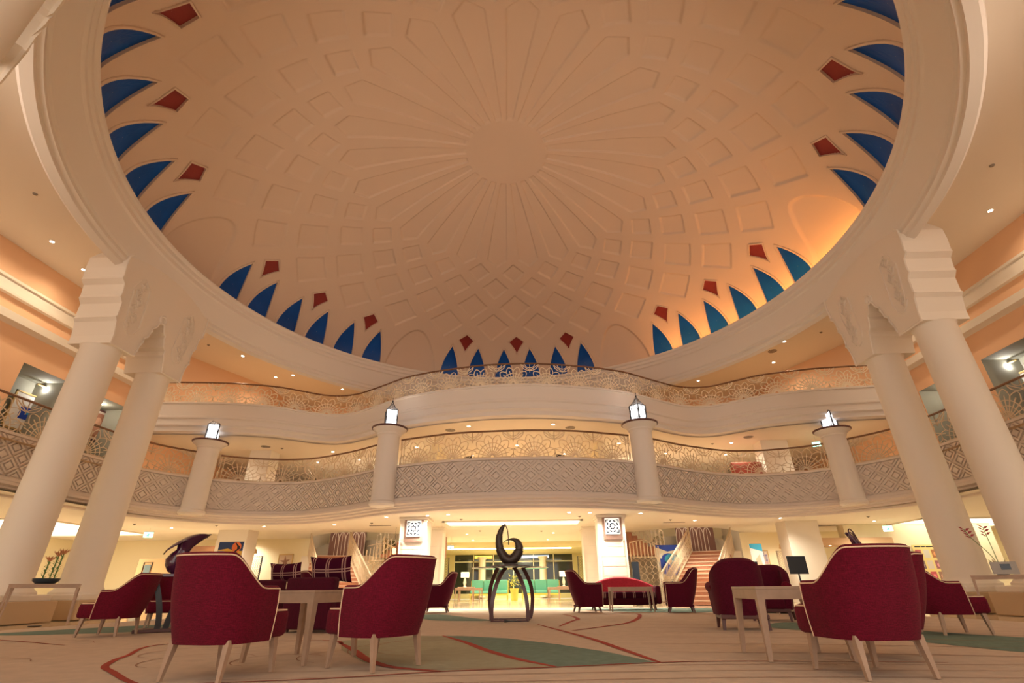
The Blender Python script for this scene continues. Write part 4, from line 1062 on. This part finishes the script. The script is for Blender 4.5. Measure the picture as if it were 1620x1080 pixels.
# ------------------------------------------------------------------ twin stairs
TRD = mat('tread_carpet', (.45, .20, .12), .9, noise=.25, nscale=20); NOS = mat('tread_marble', (.72, .52, .36), .4)
def stair_rail(t, A, B, h, m, nm='balustrade', hand=True):
    A, B = Vector(A), Vector(B); L = (B-A).length; n = max(2, round(L/.22)); b = MB(); up = Vector((0, 0, 1))
    for i in range(n):
        p, q = A.lerp(B, i/n), A.lerp(B, (i+1)/n); mid = (p+q)/2
        b.tube([p, p+up*h], .017, m, 4)
        for k in range(3):
            c = mid+up*h*(k+.5)/3; s1 = (q-p)*.5; s2 = up*h/6
            b.tube([c+s1*cos(a)+s2*sin(a) for a in np.linspace(0, 2*pi, 9)[:-1]], .015, m, 4, closed=True)
        b.tube([p+up*h*.33, q+up*h*.66], .008, m, 4); b.tube([p+up*h*.66, q+up*h*.33], .008, m, 4)
    b.tube([A, B], .02, m, 4); b.build(nm, t)
    if hand: b = MB(); b.tube([A+up*h, B+up*h], .03, RAILM if 0 else LATT, 6); b.build('handrail', t)
for sx in (-1, 1):
    who = 'left' if sx < 0 else 'right'; ox = -.25 if sx < 0 else 0
    t = thing('staircase', (ox, 0, 0), 'curving staircase with brown treads and lacy cream balustrade on the %s' % who, 'staircase')
    n = 13; f0, f1 = Vector((6.75, 20.6, 0)), Vector((8.45, 24.4, 2.04)); d = (f1-f0); dh = Vector((d.x, d.y, 0)).normalized(); sd = Vector((dh.y, -dh.x, 0))
    b = MB()
    for i in range(n):
        p = f0+Vector((d.x, d.y, 0))*(i/n); q = f0+Vector((d.x, d.y, 0))*((i+1)/n); z = 2.04*(i+1)/n; w = 1.0
        for (a, c, zz0, zz1, m) in ((p, q, 0, z-.035, TRD), (p-dh*.03, q, z-.035, z, NOS)):
            vs = [(sx*v.x, v.y, zz) for zz in (zz0, zz1) for v in (a-sd*w, a+sd*w, c+sd*w, c-sd*w)]
            b.add(vs, [(0, 1, 2, 3), (4, 5, 6, 7), (0, 1, 5, 4), (1, 2, 6, 5), (2, 3, 7, 6), (3, 0, 4, 7)], m)
    b.build('flight', t)
    b = MB(); b.box((sx*8.4, 25.6, 1.02), (3.2, 2.2, 2.04), PL); b.build('landing', t)
    b = MB()
    for i in range(12): b.box((sx*(6.6-.25*i), 26.9, 2.04+.085*(i+1)), (.27, 1.5, .17*(i+1)), TRD)
    b.build('upper_flight', t)
    def mp(v): return (sx*v[0], v[1], v[2])
    stair_rail(t, mp((5.35, 20.35, .15)), mp((7.75, 24.3, 2.05)), .95, LATT)
    stair_rail(t, mp((7.75, 24.3, 2.05)), mp((7.9, 25.0, 2.6)), .95, LATT)
    stair_rail(t, mp((7.45, 20.6, .25)), mp((9.75, 24.6, 2.08)), .95, LATT)
    stair_rail(t, mp((7.0, 26.1, 2.10)), mp((4.9, 26.1, 3.4)), .95, LATT)
    b = MB()
    for k in range(5):
        x0 = 7.9+.34*k; b.tube([(sx*(x0+.17*cos(q)), 26.5, 2.85+.42*sin(q)) for q in np.linspace(0, pi, 9)], .02, LATT2, 4)
        b.tube([(sx*(x0-.17), 26.5, 2.05), (sx*(x0-.17), 26.5, 2.85)], .02, LATT2, 4); b.tube([(sx*x0, 26.5, 2.05), (sx*x0, 26.5, 3.25)], .012, LATT2, 4)
    b.tube([(sx*7.6, 26.5, 2.08), (sx*9.8, 26.5, 2.08)], .03, LATT, 4); b.build('arched_balustrade', t)
    b = MB(); b.box((sx*8.9, 27.3, 2.75), (1.9, .1, 1.4), mat('panel_dark_brown', (.16, .07, .05), .8)); b.build('dark_panel', t)  # dark brown panel behind the arches
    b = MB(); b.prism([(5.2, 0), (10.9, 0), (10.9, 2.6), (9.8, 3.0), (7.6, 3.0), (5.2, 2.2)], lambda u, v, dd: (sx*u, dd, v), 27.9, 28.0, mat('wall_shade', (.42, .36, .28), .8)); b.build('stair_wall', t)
    lamp('stair_light', 'POINT', (sx*8.2, 25.2, 3.6), 40, (1, .78, .55), .3, t)

# ------------------------------------------------------------------ posters, pictures, screens
def picture(x, y, z, w, h, lab, rz=0, frame=GOLD, base=(.6, .5, .42), draw=None, nm='framed_picture', cat='picture', wf=.035, tilt=0, mount=None):
    t = thing(nm, (x, y, z), lab, cat, rz); t.rotation_euler[0] = tilt
    b = MB(); b.box((0, 0, 0), (w, .02, h), mount or mat('canvas_%d' % int(1000*sum(base)), base, .8)); b.build('canvas', t)
    if frame:
        b = MB()
        for sg in (-1, 1): b.box((sg*(w/2), 0, 0), (wf, .05, h+wf), frame); b.box((0, 0, sg*(h/2)), (w+wf, .05, wf), frame)
        b.build('frame', t)
    if draw:
        b = MB(); draw(b, w, h); b.build('print', t, fix=False)
    return t
def poly(b, pts, m, d=-.014): b.add([(x, d, z) for x, z in pts], [list(range(len(pts)))], m)
def ell(b, cx, cz, rx, rz_, m, d=-.014, n=20, a0=0, a1=2*pi): poly(b, [(cx+rx*cos(q), cz+rz_*sin(q)) for q in np.linspace(a0, a1, n)], m, d)
NAVY = mat('ink_navy', (.015, .04, .14), .6); ORG = mat('ink_orange', (.75, .18, .05), .6); YEL = mat('ink_yellow', (.72, .42, .06), .6); LGR = mat('ink_grey', (.40, .38, .42), .6); DBL = mat('ink_black', (.01, .01, .02), .6); CYA = mat('ink_cyan', (.03, .32, .50), .6); ROY = mat('ink_royal', (.01, .05, .38), .6)
def d_dancer(b, w, h):
    poly(b, [(-w/2, -.05*h), (-.1*w, .05*h), (.15*w, -.1*h), (w/2, -.12*h), (w/2, -h/2), (-w/2, -h/2)], YEL, -.0125)
    poly(b, [(-w/2, -.08*h), (-.2*w, -.12*h), (.1*w, -.5*h), (-w/2, -.5*h)], LGR, -.014)
    ell(b, .24*w, .14*h, .19*w, .34*h, ORG, -.0145)
    poly(b, [(.08*w, -.48*h), (.2*w, -.1*h), (.28*w, .02*h), (.26*w, .2*h), (.16*w, .42*h), (.2*w, .44*h), (.31*w, .26*h), (.37*w, .2*h), (.40*w, .0), (.34*w, -.02*h), (.24*w, -.2*h), (.12*w, -.48*h)], DBL, -.0155)
t = picture(-11.68, 21.0, 2.13, 1.02, .56, 'blue poster board with an orange sun and leaping figure, before the left pillar', frame=None, draw=d_dancer, nm='poster_board', cat='poster', mount=NAVY)
b = MB(); b.tube([(0, .05, -2.13), (0, .05, -.2)], .02, IRON, 6); b.box((0, .05, -2.12), (.5, .4, .02), IRON); b.build('stand', t)
def d_star(b, w, h):
    pts = []
    for k in range(10):
        q = pi/2+k*pi/5+.1; r = (.40 if k % 2 == 0 else .13)*w; pts.append((.0+r*cos(q), -.05*h+r*sin(q)))
    poly(b, pts, mat('star_brown', (.25, .12, .08), .8))
picture(-12.25, 27.17, 1.98, .72, .62, 'framed starfish picture on the left rear wall', draw=d_star, base=(.55, .42, .32))
def d_city(b, w, h):
    random.seed(9)
    for i in range(5):
        for k in range(5):
            c = random.choice([(.25, .2, .35), (.55, .3, .3), (.7, .6, .5), (.3, .3, .4)]); poly(b, [(w*(-.42+.17*i+a), h*(-.42+.17*k+c_)) for a, c_ in ((0, 0), (.14, 0), (.14, .14), (0, .14))], mat('tile_%d' % int(c[0]*100), c, .8))
picture(11.95, 27.17, 1.87, .72, .66, 'framed patchwork picture on the right rear wall', draw=d_city)
screen(-12.2, 24.2, 0, .5, 2.05, IRON, 'small dark and white lattice screen beside the starfish picture', n=5)
screen(12.1, 25.0, 0, .62, 2.05, LATT2, 'tall lattice screen behind the dark monitor on the right', n=5)
for x, y, z, who in ((-12.45, 24.0, 2.15, 'left'), (12.25, 25.0, 2.15, 'right')):
    t = thing('wall_lamp', (x, y, z), 'golden crown shaped lamp above the lattice screen on the %s' % who, 'lamp')
    b = MB(); b.lathe([(.28, 0), (.24, .18), (.14, .2)], mat('shade_gold', (.7, .45, .2), .5), n=16); b.build('shade', t)
    b = MB()
    for k in range(6): b.lathe([(0, 0), (.045, .04), (.03, .2), (0, .24)], GLOWY, (.10*cos(k*1.05), .10*sin(k*1.05), .2), 8)
    b.build('candle', t)
    b = MB(); b.tube([(0, 0, .3), (0, 0, CZ-z)], .01, IRON, 4); b.build('cord', t)
# display screen on its stand at right
t = thing('display_monitor', (7.33, 14.0, 0), 'black flat display screen on a stand before the right pillar', 'monitor', az(-8))
b = MB(); b.box((0, 0, 1.08), (.50, .03, .42), MONI, bevel=.008); b.build('screen', t)
b = MB(); b.tube([(0, .03, 0), (0, .03, .9)], .02, IRON, 6); b.box((0, .03, .01), (.4, .3, .02), IRON); b.build('stand', t)
t = thing('music_stand', (8.6, 20.0, 0), 'thin black stand with a small dark sign near the right stairs', 'sign stand')
b = MB(); b.tube([(-.15, 0, 0), (0, 0, 1.3), (.15, 0, 0)], .012, IRON, 4); b.tube([(0, .2, 0), (0, 0, 1.2)], .012, IRON, 4); b.build('legs', t)
b = MB(); b.box((0, -.02, 1.35), (.34, .02, .12), MONI); b.build('sign', t)
t = thing('loudspeaker', (4.55, 21.2, 0), 'slim black loudspeaker column beside the right lattice pillar', 'loudspeaker')
b = MB(); b.box((0, 0, .75), (.26, .22, 1.5), MONI, bevel=.01); b.build('cabinet', t)
# roll-up banners
def d_whale(b, w, h):
    poly(b, [(-w/2, h/2), (w/2, h/2), (w/2, .42*h), (0, .38*h), (-w/2, .46*h)], ROY)
    ell(b, .03*w, .14*h, .46*w, .21*h, ROY, -.0145); ell(b, .16*w, .24*h, .32*w, .10*h, CYA, -.015)
    poly(b, [(-.05*w, .22*h), (.1*w, .24*h), (.2*w, .2*h), (.08*w, .18*h), (.02*w, .14*h)], WHITE, -.016); poly(b, [(.22*w, .20*h), (.38*w, .21*h), (.38*w, .19*h), (.24*w, .18*h)], WHITE, -.016)
    poly(b, [(-.46*w, .30*h), (-.2*w, .36*h), (-.3*w, .25*h)], WHITE, -.016)
    for k in range(5): poly(b, [(-.44*w, (-.12-.03*k)*h), ((.1-.05*(k % 2))*w, (-.12-.03*k)*h), ((.1-.05*(k % 2))*w, (-.13-.03*k)*h), (-.44*w, (-.13-.03*k)*h)], NAVY, -.016)
    for k in range(5): poly(b, [(-.42*w, (-.32-.035*k)*h), (-.3*w, (-.32-.035*k)*h), (-.3*w, (-.345-.035*k)*h), (-.42*w, (-.345-.035*k)*h)], NAVY, -.016)
    for k in range(6): poly(b, [((-.1+.1*k)*w, -.42*h), ((-.06+.1*k)*w, -.42*h), ((-.02+.1*k)*w, (-.27+.02*(k % 3))*h), ((-.08+.1*k)*w, (-.28+.02*(k % 3))*h)], (CYA, NAVY)[k % 2], -.016)
t = picture(6.42, 23.4, 1.16, .98, 2.18, 'tall roll-up banner with a blue underwater oval, left of the right stairs', frame=None, draw=d_whale, nm='rollup_banner', cat='banner', mount=mat('banner_cream', (.72, .66, .50), .7))
b = MB(); b.box((0, .02, -1.12), (1.05, .2, .08), CHROME); b.build('foot_case', t)
def d_b2(b, w, h):
    poly(b, [(-w/2, h/2), (w/2, h/2), (w/2, .35*h), (-w/2, .42*h)], CYA); poly(b, [(-w/2, -.1*h), (w/2, .0), (w/2, -.5*h), (-w/2, -.5*h)], CYA); poly(b, [(-.2*w, .2*h), (.2*w, .3*h), (.35*w, -.02*h), (0, -.05*h)], mat('sand', (.7, .5, .35), .8), -.016)
t = picture(9.9, 22.6, 1.2, .5, 2.0, 'narrow light blue banner right of the right stairs', frame=None, draw=d_b2, nm='rollup_banner', cat='banner', mount=WHITE)
b = MB(); b.box((0, .02, -1.15), (.55, .2, .08), CHROME); b.build('foot_case', t)
# board of nine product photos on the right, with heading
def d_nine(b, w, h):
    cols = [(.45, .12, .12), (.62, .58, .50), (.38, .16, .06), (.22, .15, .16), (.66, .58, .50), (.35, .14, .16), (.14, .14, .22), (.55, .10, .12), (.32, .18, .13)]
    for k in range(9):
        i, j = k % 3, k//3; c = cols[k]; cx, cz = w*(-.32+.32*i), h*(.26-.29*j)
        poly(b, [(cx-.12*w, cz-.11*h), (cx+.12*w, cz-.11*h), (cx+.12*w, cz+.11*h), (cx-.12*w, cz+.11*h)], mat('photo_%d' % k, c, .6))
        if k not in (1, 4): ell(b, cx+.01*w, cz-.01*h, .07*w, .055*h, mat('bowl_%d' % k, tuple(min(1, v*2+.05) for v in c), .6), -.016, 14)
t = picture(17.75, 24.0, 1.42, 1.05, 1.5, 'yellow wall board with nine small photos in three rows, right of the chairs', frame=None, draw=d_nine, nm='photo_board', cat='poster', mount=mat('board_yellow', (.78, .64, .26), .7))
b = MB()
for x_, w_ in ((-.30, .26), (-.06, .16), (.24, .36)): b.box((x_, -.014, .675), (w_, .004, .038), DBL)
b.build('heading_line', t)
b = MB(); b.box((17.75, 24.3, 1.53), (6.4, .5, 3.06), PLY); struct(b.build('wall_right_panel'), 'yellow lit wall carrying the photo board')
# long counter canopy on the right
t = thing('bar_counter', (14.6, 24.6, 0), 'curved wooden bar counter with downlit canopy at the right rear', 'counter')
b = MB(); b.box((0, 0, .55), (3.6, .7, 1.1), TAN, bevel=.02); b.build('counter_body', t)
b = MB(); b.box((0, 0, 2.35), (3.8, 1.3, .30), mat('canopy_tan', (.60, .38, .22), .6), bevel=.03); b.build('canopy', t)
b = MB()
for sg in (-1, 1): b.box((sg*1.8, .3, 1.7), (.12, .12, 1.3), TAN)
b.build('post', t)
for k in range(5):
    b = MB(); b.lathe([(0, -.006), (.05, -.006)], GLOWD, (-1.4+.7*k, -.3, 2.195), 12); b.build('canopy_light', t)
# reception kiosk at the left rear
t = thing('display_kiosk', (-15.7, 24.4, 0), 'wide shop display with brown header, gold shelf and patterned side panels at left rear', 'display case')
b = MB(); b.box((1.4, 0, 2.32), (3.2, .6, .36), mat('header_brown', (.34, .17, .10), .5), bevel=.01); b.build('header', t)
b = MB(); b.box((1.4, .2, 1.2), (3.2, .2, 1.9), GOLD); b.box((1.4, 0, .45), (3.2, .6, .9), TAN); b.build('body', t)
b = MB(); b.box((1.4, -.05, 1.86), (3.0, .45, .04), GOLD); b.build('shelf', t)
b = MB()
for k in range(5): b.box((.3+.5*k, -.1, 1.97), (.22, .2, .18), (WHITE, GOLD, YEL, ORG, GOLD)[k])
b.build('goods', t)
b = MB(); b.box((-1.2, 0, 1.0), (2.0, .12, 2.0), mat('panel_tan', (.70, .44, .22), .6)); b.build('side_panel', t)
b = MB()
for i in range(14):
    for k in range(16): b.box((-.55+.05*i-.3*0, -.07, .2+.11*k), (.025, .01, .05), IRON) if i < 7 else None
b.tube([(-1.9, -.08, .3), (-1.9, -.08, 1.85), (-1.5, -.08, 1.85), (-1.5, -.08, .3)], .02, IRON, 4, closed=True); b.box((-1.7, -.07, 1.1), (.3, .01, 1.3), mat('scroll_blue', (.18, .25, .26), .6)); b.build('pattern_panel', t)
lamp('kiosk_light', 'POINT', (1.4, -.6, 1.9), 15, (1, .75, .4), .1, t)

# exit signs
def exit_sign(x, y, z, rz, lab, w=.34, top=CZ):
    t = thing('exit_sign', (x, y, z), lab, 'exit sign', rz)
    b = MB(); b.box((0, 0, 0), (w, .04, w*.62), GLOWG); b.build('panel', t)
    b = MB(); k = w*.25; d = -.024
    b.add([(x_*k, d, z_*k) for x_, z_ in ((-.2, .1), (.2, .3), (.5, 0), (.1, -.2), (.3, -.7), (0, -.8), (-.1, -.3), (-.6, -.6), (-.7, -.4), (-.2, -.1))], [list(range(10))], mat('exit_green', (.0, .25, .14), .5))
    b.add([(.1*k+.13*k*cos(q), d, .5*k+.13*k*sin(q)) for q in np.linspace(0, 6.28, 10)[:-1]], [list(range(9))], mat('exit_green', (.0, .25, .14), .5)); b.build('running_figure', t, fix=False)
    b = MB(); b.box((0, 0, w*.31+.02), (w+.04, .05, .04), CHROME); b.tube([(0, 0, w*.33), (0, 0, top-z)], .01, CHROME, 4); b.build('bracket', t)
exit_sign(-15.75, 21.6, 2.78, az(-20), 'green exit sign hanging under the low ceiling at left')
exit_sign(15.8, 23.0, 2.76, az(20), 'green exit sign hanging under the low ceiling at right')
exit_sign(-3.65, 27.0, 2.5, 0, 'small exit sign at the left side of the lobby passage', .3)
exit_sign(12.7, 21.0, 5.95, az(20), 'green exit sign on the lower gallery at right', .3, 6.3)
# smoke detectors and air vents
for x, y, z in ((-2.2, 20.2, CZ), (2.4, 19.8, CZ), (-1.9, 24.5, CZ), (1.0, 25, CZ), (-6.0, 21.0, CZ), (6.2, 21.3, CZ), (-12.5, 21.0, CZ), (14.0, 21.2, CZ), (-15.4, 20.2, CZ), (-13.6, 18.9, ZC), (13.3, 19.3, ZC), (-12.8, 9.6, ZC), (12.9, 9.9, ZC), (-14.5, 10.2, ZC), (14.6, 13.9, ZC), (10.8, 20.9, ZC), (-10.9, 21.2, ZC), (-10.5, 21.2, 6.3), (8.7, 21.9, 6.3)):
    t = thing('smoke_detector', (x, y, z), 'tiny round detector or sprinkler fixed to the '+({CZ: 'low', ZC: 'upper', 6.3: 'gallery'}[z])+' ceiling', 'detector', 0, 'detectors on the %s ceiling' % ({CZ: 'low', ZC: 'upper', 6.3: 'gallery'}[z]))
    b = MB(); b.lathe([(.06, 0), (.055, -.025), (.02, -.035), (.02, -.05), (0, -.05)], mat('detector_grey', (.30, .25, .20), .5), n=12); b.build('body', t)
for x, y, z in ((-2.6, 19.0, 6.3), (2.2, 19.0, 6.3), (-11.1, 20.9, 6.3), (9.9, 20.9, 6.3), (-11.6, 20.2, ZC), (12.0, 21.1, ZC), (11.9, 14.9, ZC)):
    b = MB(); b.lathe([(.20, 0), (.19, -.02), (.15, -.02), (.14, -.008), (.10, -.008), (.09, -.03), (0, -.03)], mat('detector_grey', (.30, .25, .20), .5), n=24); o = b.build('ceiling_vent', None, smooth=40); o.location = (x, y, z); tag(o, 'round dark air vent in the %s ceiling' % ('upper' if z == ZC else 'gallery'), 'vent', 'vents in the %s ceiling' % ('upper' if z == ZC else 'gallery'))
for x, y in ((-5.9, 21.9), (6.6, 22.3), (-10.5, 20.6), (10.9, 20.8), (-13.6, 24.5), (-14.3, 25.2), (14.0, 24.3), (15.6, 25.0)):
    b = MB(); b.box((0, 0, -.01), (.9, .14, .02), mat('detector_grey', (.30, .25, .20), .5)); o = b.build('slot_vent', None); o.location = (x, y, CZ); tag(o, 'thin linear air slot in the low ceiling', 'vent', 'linear slots in the low ceiling')

# ------------------------------------------------------------------ gallery furniture and pictures
t = thing('gallery_sofa', (9.95, 21.6, Z1), 'brown red sofa seen through the lower gallery railing at right', 'sofa')
b = MB(); b.box((0, .3, .62), (1.3, .2, .95), mat('fabric_rust', (.30, .07, .04), .9), bevel=.05); b.build('backrest', t, smooth=50); b = MB(); b.box((0, -.1, .3), (1.3, .8, .4), mat('fabric_rust', (.3, .07, .04), .9), bevel=.05); b.build('seat', t, smooth=50)
for x, y, a, who in ((-2.2, 20.1, 30, 'left'), (2.0, 20.1, -30, 'right')):
    t = thing('gallery_chair', (x, y, Z1), 'black slim chair on the lower gallery, %s of the middle' % who, 'chair', az(a))
    b = MB(); b.box((0, .2, .82), (.40, .04, .86), IRON, bevel=.01, M=Matrix.Rotation(-.12, 4, 'X')); b.build('backrest', t); b = MB(); b.box((0, 0, .44), (.42, .42, .06), IRON, bevel=.01); b.build('seat', t)
    legs(t, [((.18*p, .18*q, .42), (.19*p, .19*q, 0)) for p in (-1, 1) for q in (-1, 1)], IRON, .02, .016)
for x, y, who in ((-1.3, 20.4, 'left'), (1.15, 20.4, 'right')):
    t = thing('gallery_table', (x, y, Z1), 'small black table on the lower gallery, %s of the middle' % who, 'table')
    b = MB(); b.box((0, 0, .72), (.6, .5, .03), IRON); b.build('tabletop', t); legs(t, [((.26*p, .2*q, .71), (.26*p, .2*q, 0)) for p in (-1, 1) for q in (-1, 1)], IRON, .015, .015)
for x, y, who, w in ((-9.45, 27.35, 'left', .75), (8.6, 27.35, 'right', .75)):
    picture(x, y, 9.35, w, .9, 'small red picture on the orange wall of the upper gallery at %s' % who, frame=WOODD, draw=lambda b, w, h: poly(b, [(-w/2, .05*h), (w/2, .05*h), (w/2, .5*h), (-w/2, .5*h)], mat('ink_red', (.5, .03, .04), .7)))
for x, y, z, who in ((-6.8, 25.0, 5.55, 'left'), (5.6, 25.0, 5.55, 'right')):
    t = thing('globe_lamp', (x, y, z), 'small white glowing wall lamp on the lower gallery at %s' % who, 'lamp')
    b = MB(); b.lathe([(0, -.09), (.07, -.06), (.09, 0), (.07, .06), (0, .09)], GLOWW, n=14); b.build('globe', t, smooth=60); b = MB(); b.tube([(0, 0, .08), (0, 0, 6.3-z)], .008, IRON, 4); b.build('cord', t)
    lamp('globe_light', 'POINT', (0, -.2, 0), 25, (1, .85, .6), .1, t)
# pictures in the side niches
for sg, who in ((-1, 'left'), (1, 'right')):
    def d_port(b, w, h):
        poly(b, [(-.4*w, -.4*h), (.4*w, -.4*h), (.4*w, .4*h), (-.4*w, .4*h)], mat('ink_sepia', (.38, .16, .09), .7)); ell(b, .02*w, .12*h, .16*w, .14*h, mat('skin_sepia', (.62, .34, .22), .7), -.016); ell(b, 0, -.15*h, .28*w, .18*h, mat('skin_sepia2', (.50, .25, .16), .7), -.016)
    def d_blue(b, w, h):
        poly(b, [(-.25*w, -.2*h), (.25*w, -.2*h), (.25*w, .15*h), (-.25*w, .15*h)], ROY); poly(b, [(-.1*w, -.05*h), (.1*w, -.05*h), (.1*w, .1*h)], CYA, -.016)
    # canvas faces -Y locally; turn it to face the hall
    picture(sg*16.42, 18.0-.1, 6.48, .95, 1.15, 'framed brown portrait picture in the %s wall niche farther back' % who, rz=-sg*pi/2*-1 if 0 else (pi/2 if sg < 0 else -pi/2), frame=WOODD, draw=d_port, base=(.6, .5, .42), wf=.06)
    picture(sg*16.40, 15.2, 6.05, 1.3, 1.2, 'white picture with a blue middle in the nearer %s wall niche, lit from above' % who, rz=(pi/2 if sg < 0 else -pi/2), frame=GOLD, draw=d_blue, mount=WHITE, wf=.05)
    t = thing('picture_light', (sg*16.2, 15.2, 7.0), 'brass picture light above the niche picture on the %s' % who, 'lamp')
    b = MB(); b.tube([(0, -.3, 0), (0, .3, 0)], .03, GOLD, 8); b.tube([(0, 0, 0), (sg*.25, 0, .08)], .012, GOLD, 6); b.build('arm', t)
    lamp('picture_beam', 'POINT', (-sg*.05, 0, -.10), 22, (1, .95, .9), .05, t)
    t = thing('niche_fill_disc', (sg*16.0, 17.35, 7.12), 'tiny glowing disc added to brighten the farther %s wall niche' % who, 'downlight')
    b = MB(); b.lathe([(0, 0), (.06, 0), (.06, .03)], GLOWD, n=12); b.build('lens', t); lamp('niche_fill_light', 'POINT', (0, 0, -.15), 9, (1, .9, .75), .05, t)  # glowing disc and point lamp added to lift the dark niche
# warm cove lamp glowing on the right-hand rim of the dome
t = thing('cove_lamp', (CX, CY, 10.42), 'orange cove light glowing behind the dome rim on the right', 'cove light')
b = MB(); b.tube([(10.78*sin(radians(a)), 10.78*cos(radians(a)), .06) for a in range(38, 96, 2)], .02, mat('glow_orange', (1, .6, .25), emit=36, emitcol=(1, .42, .10)), 6); b.build('tube', t)
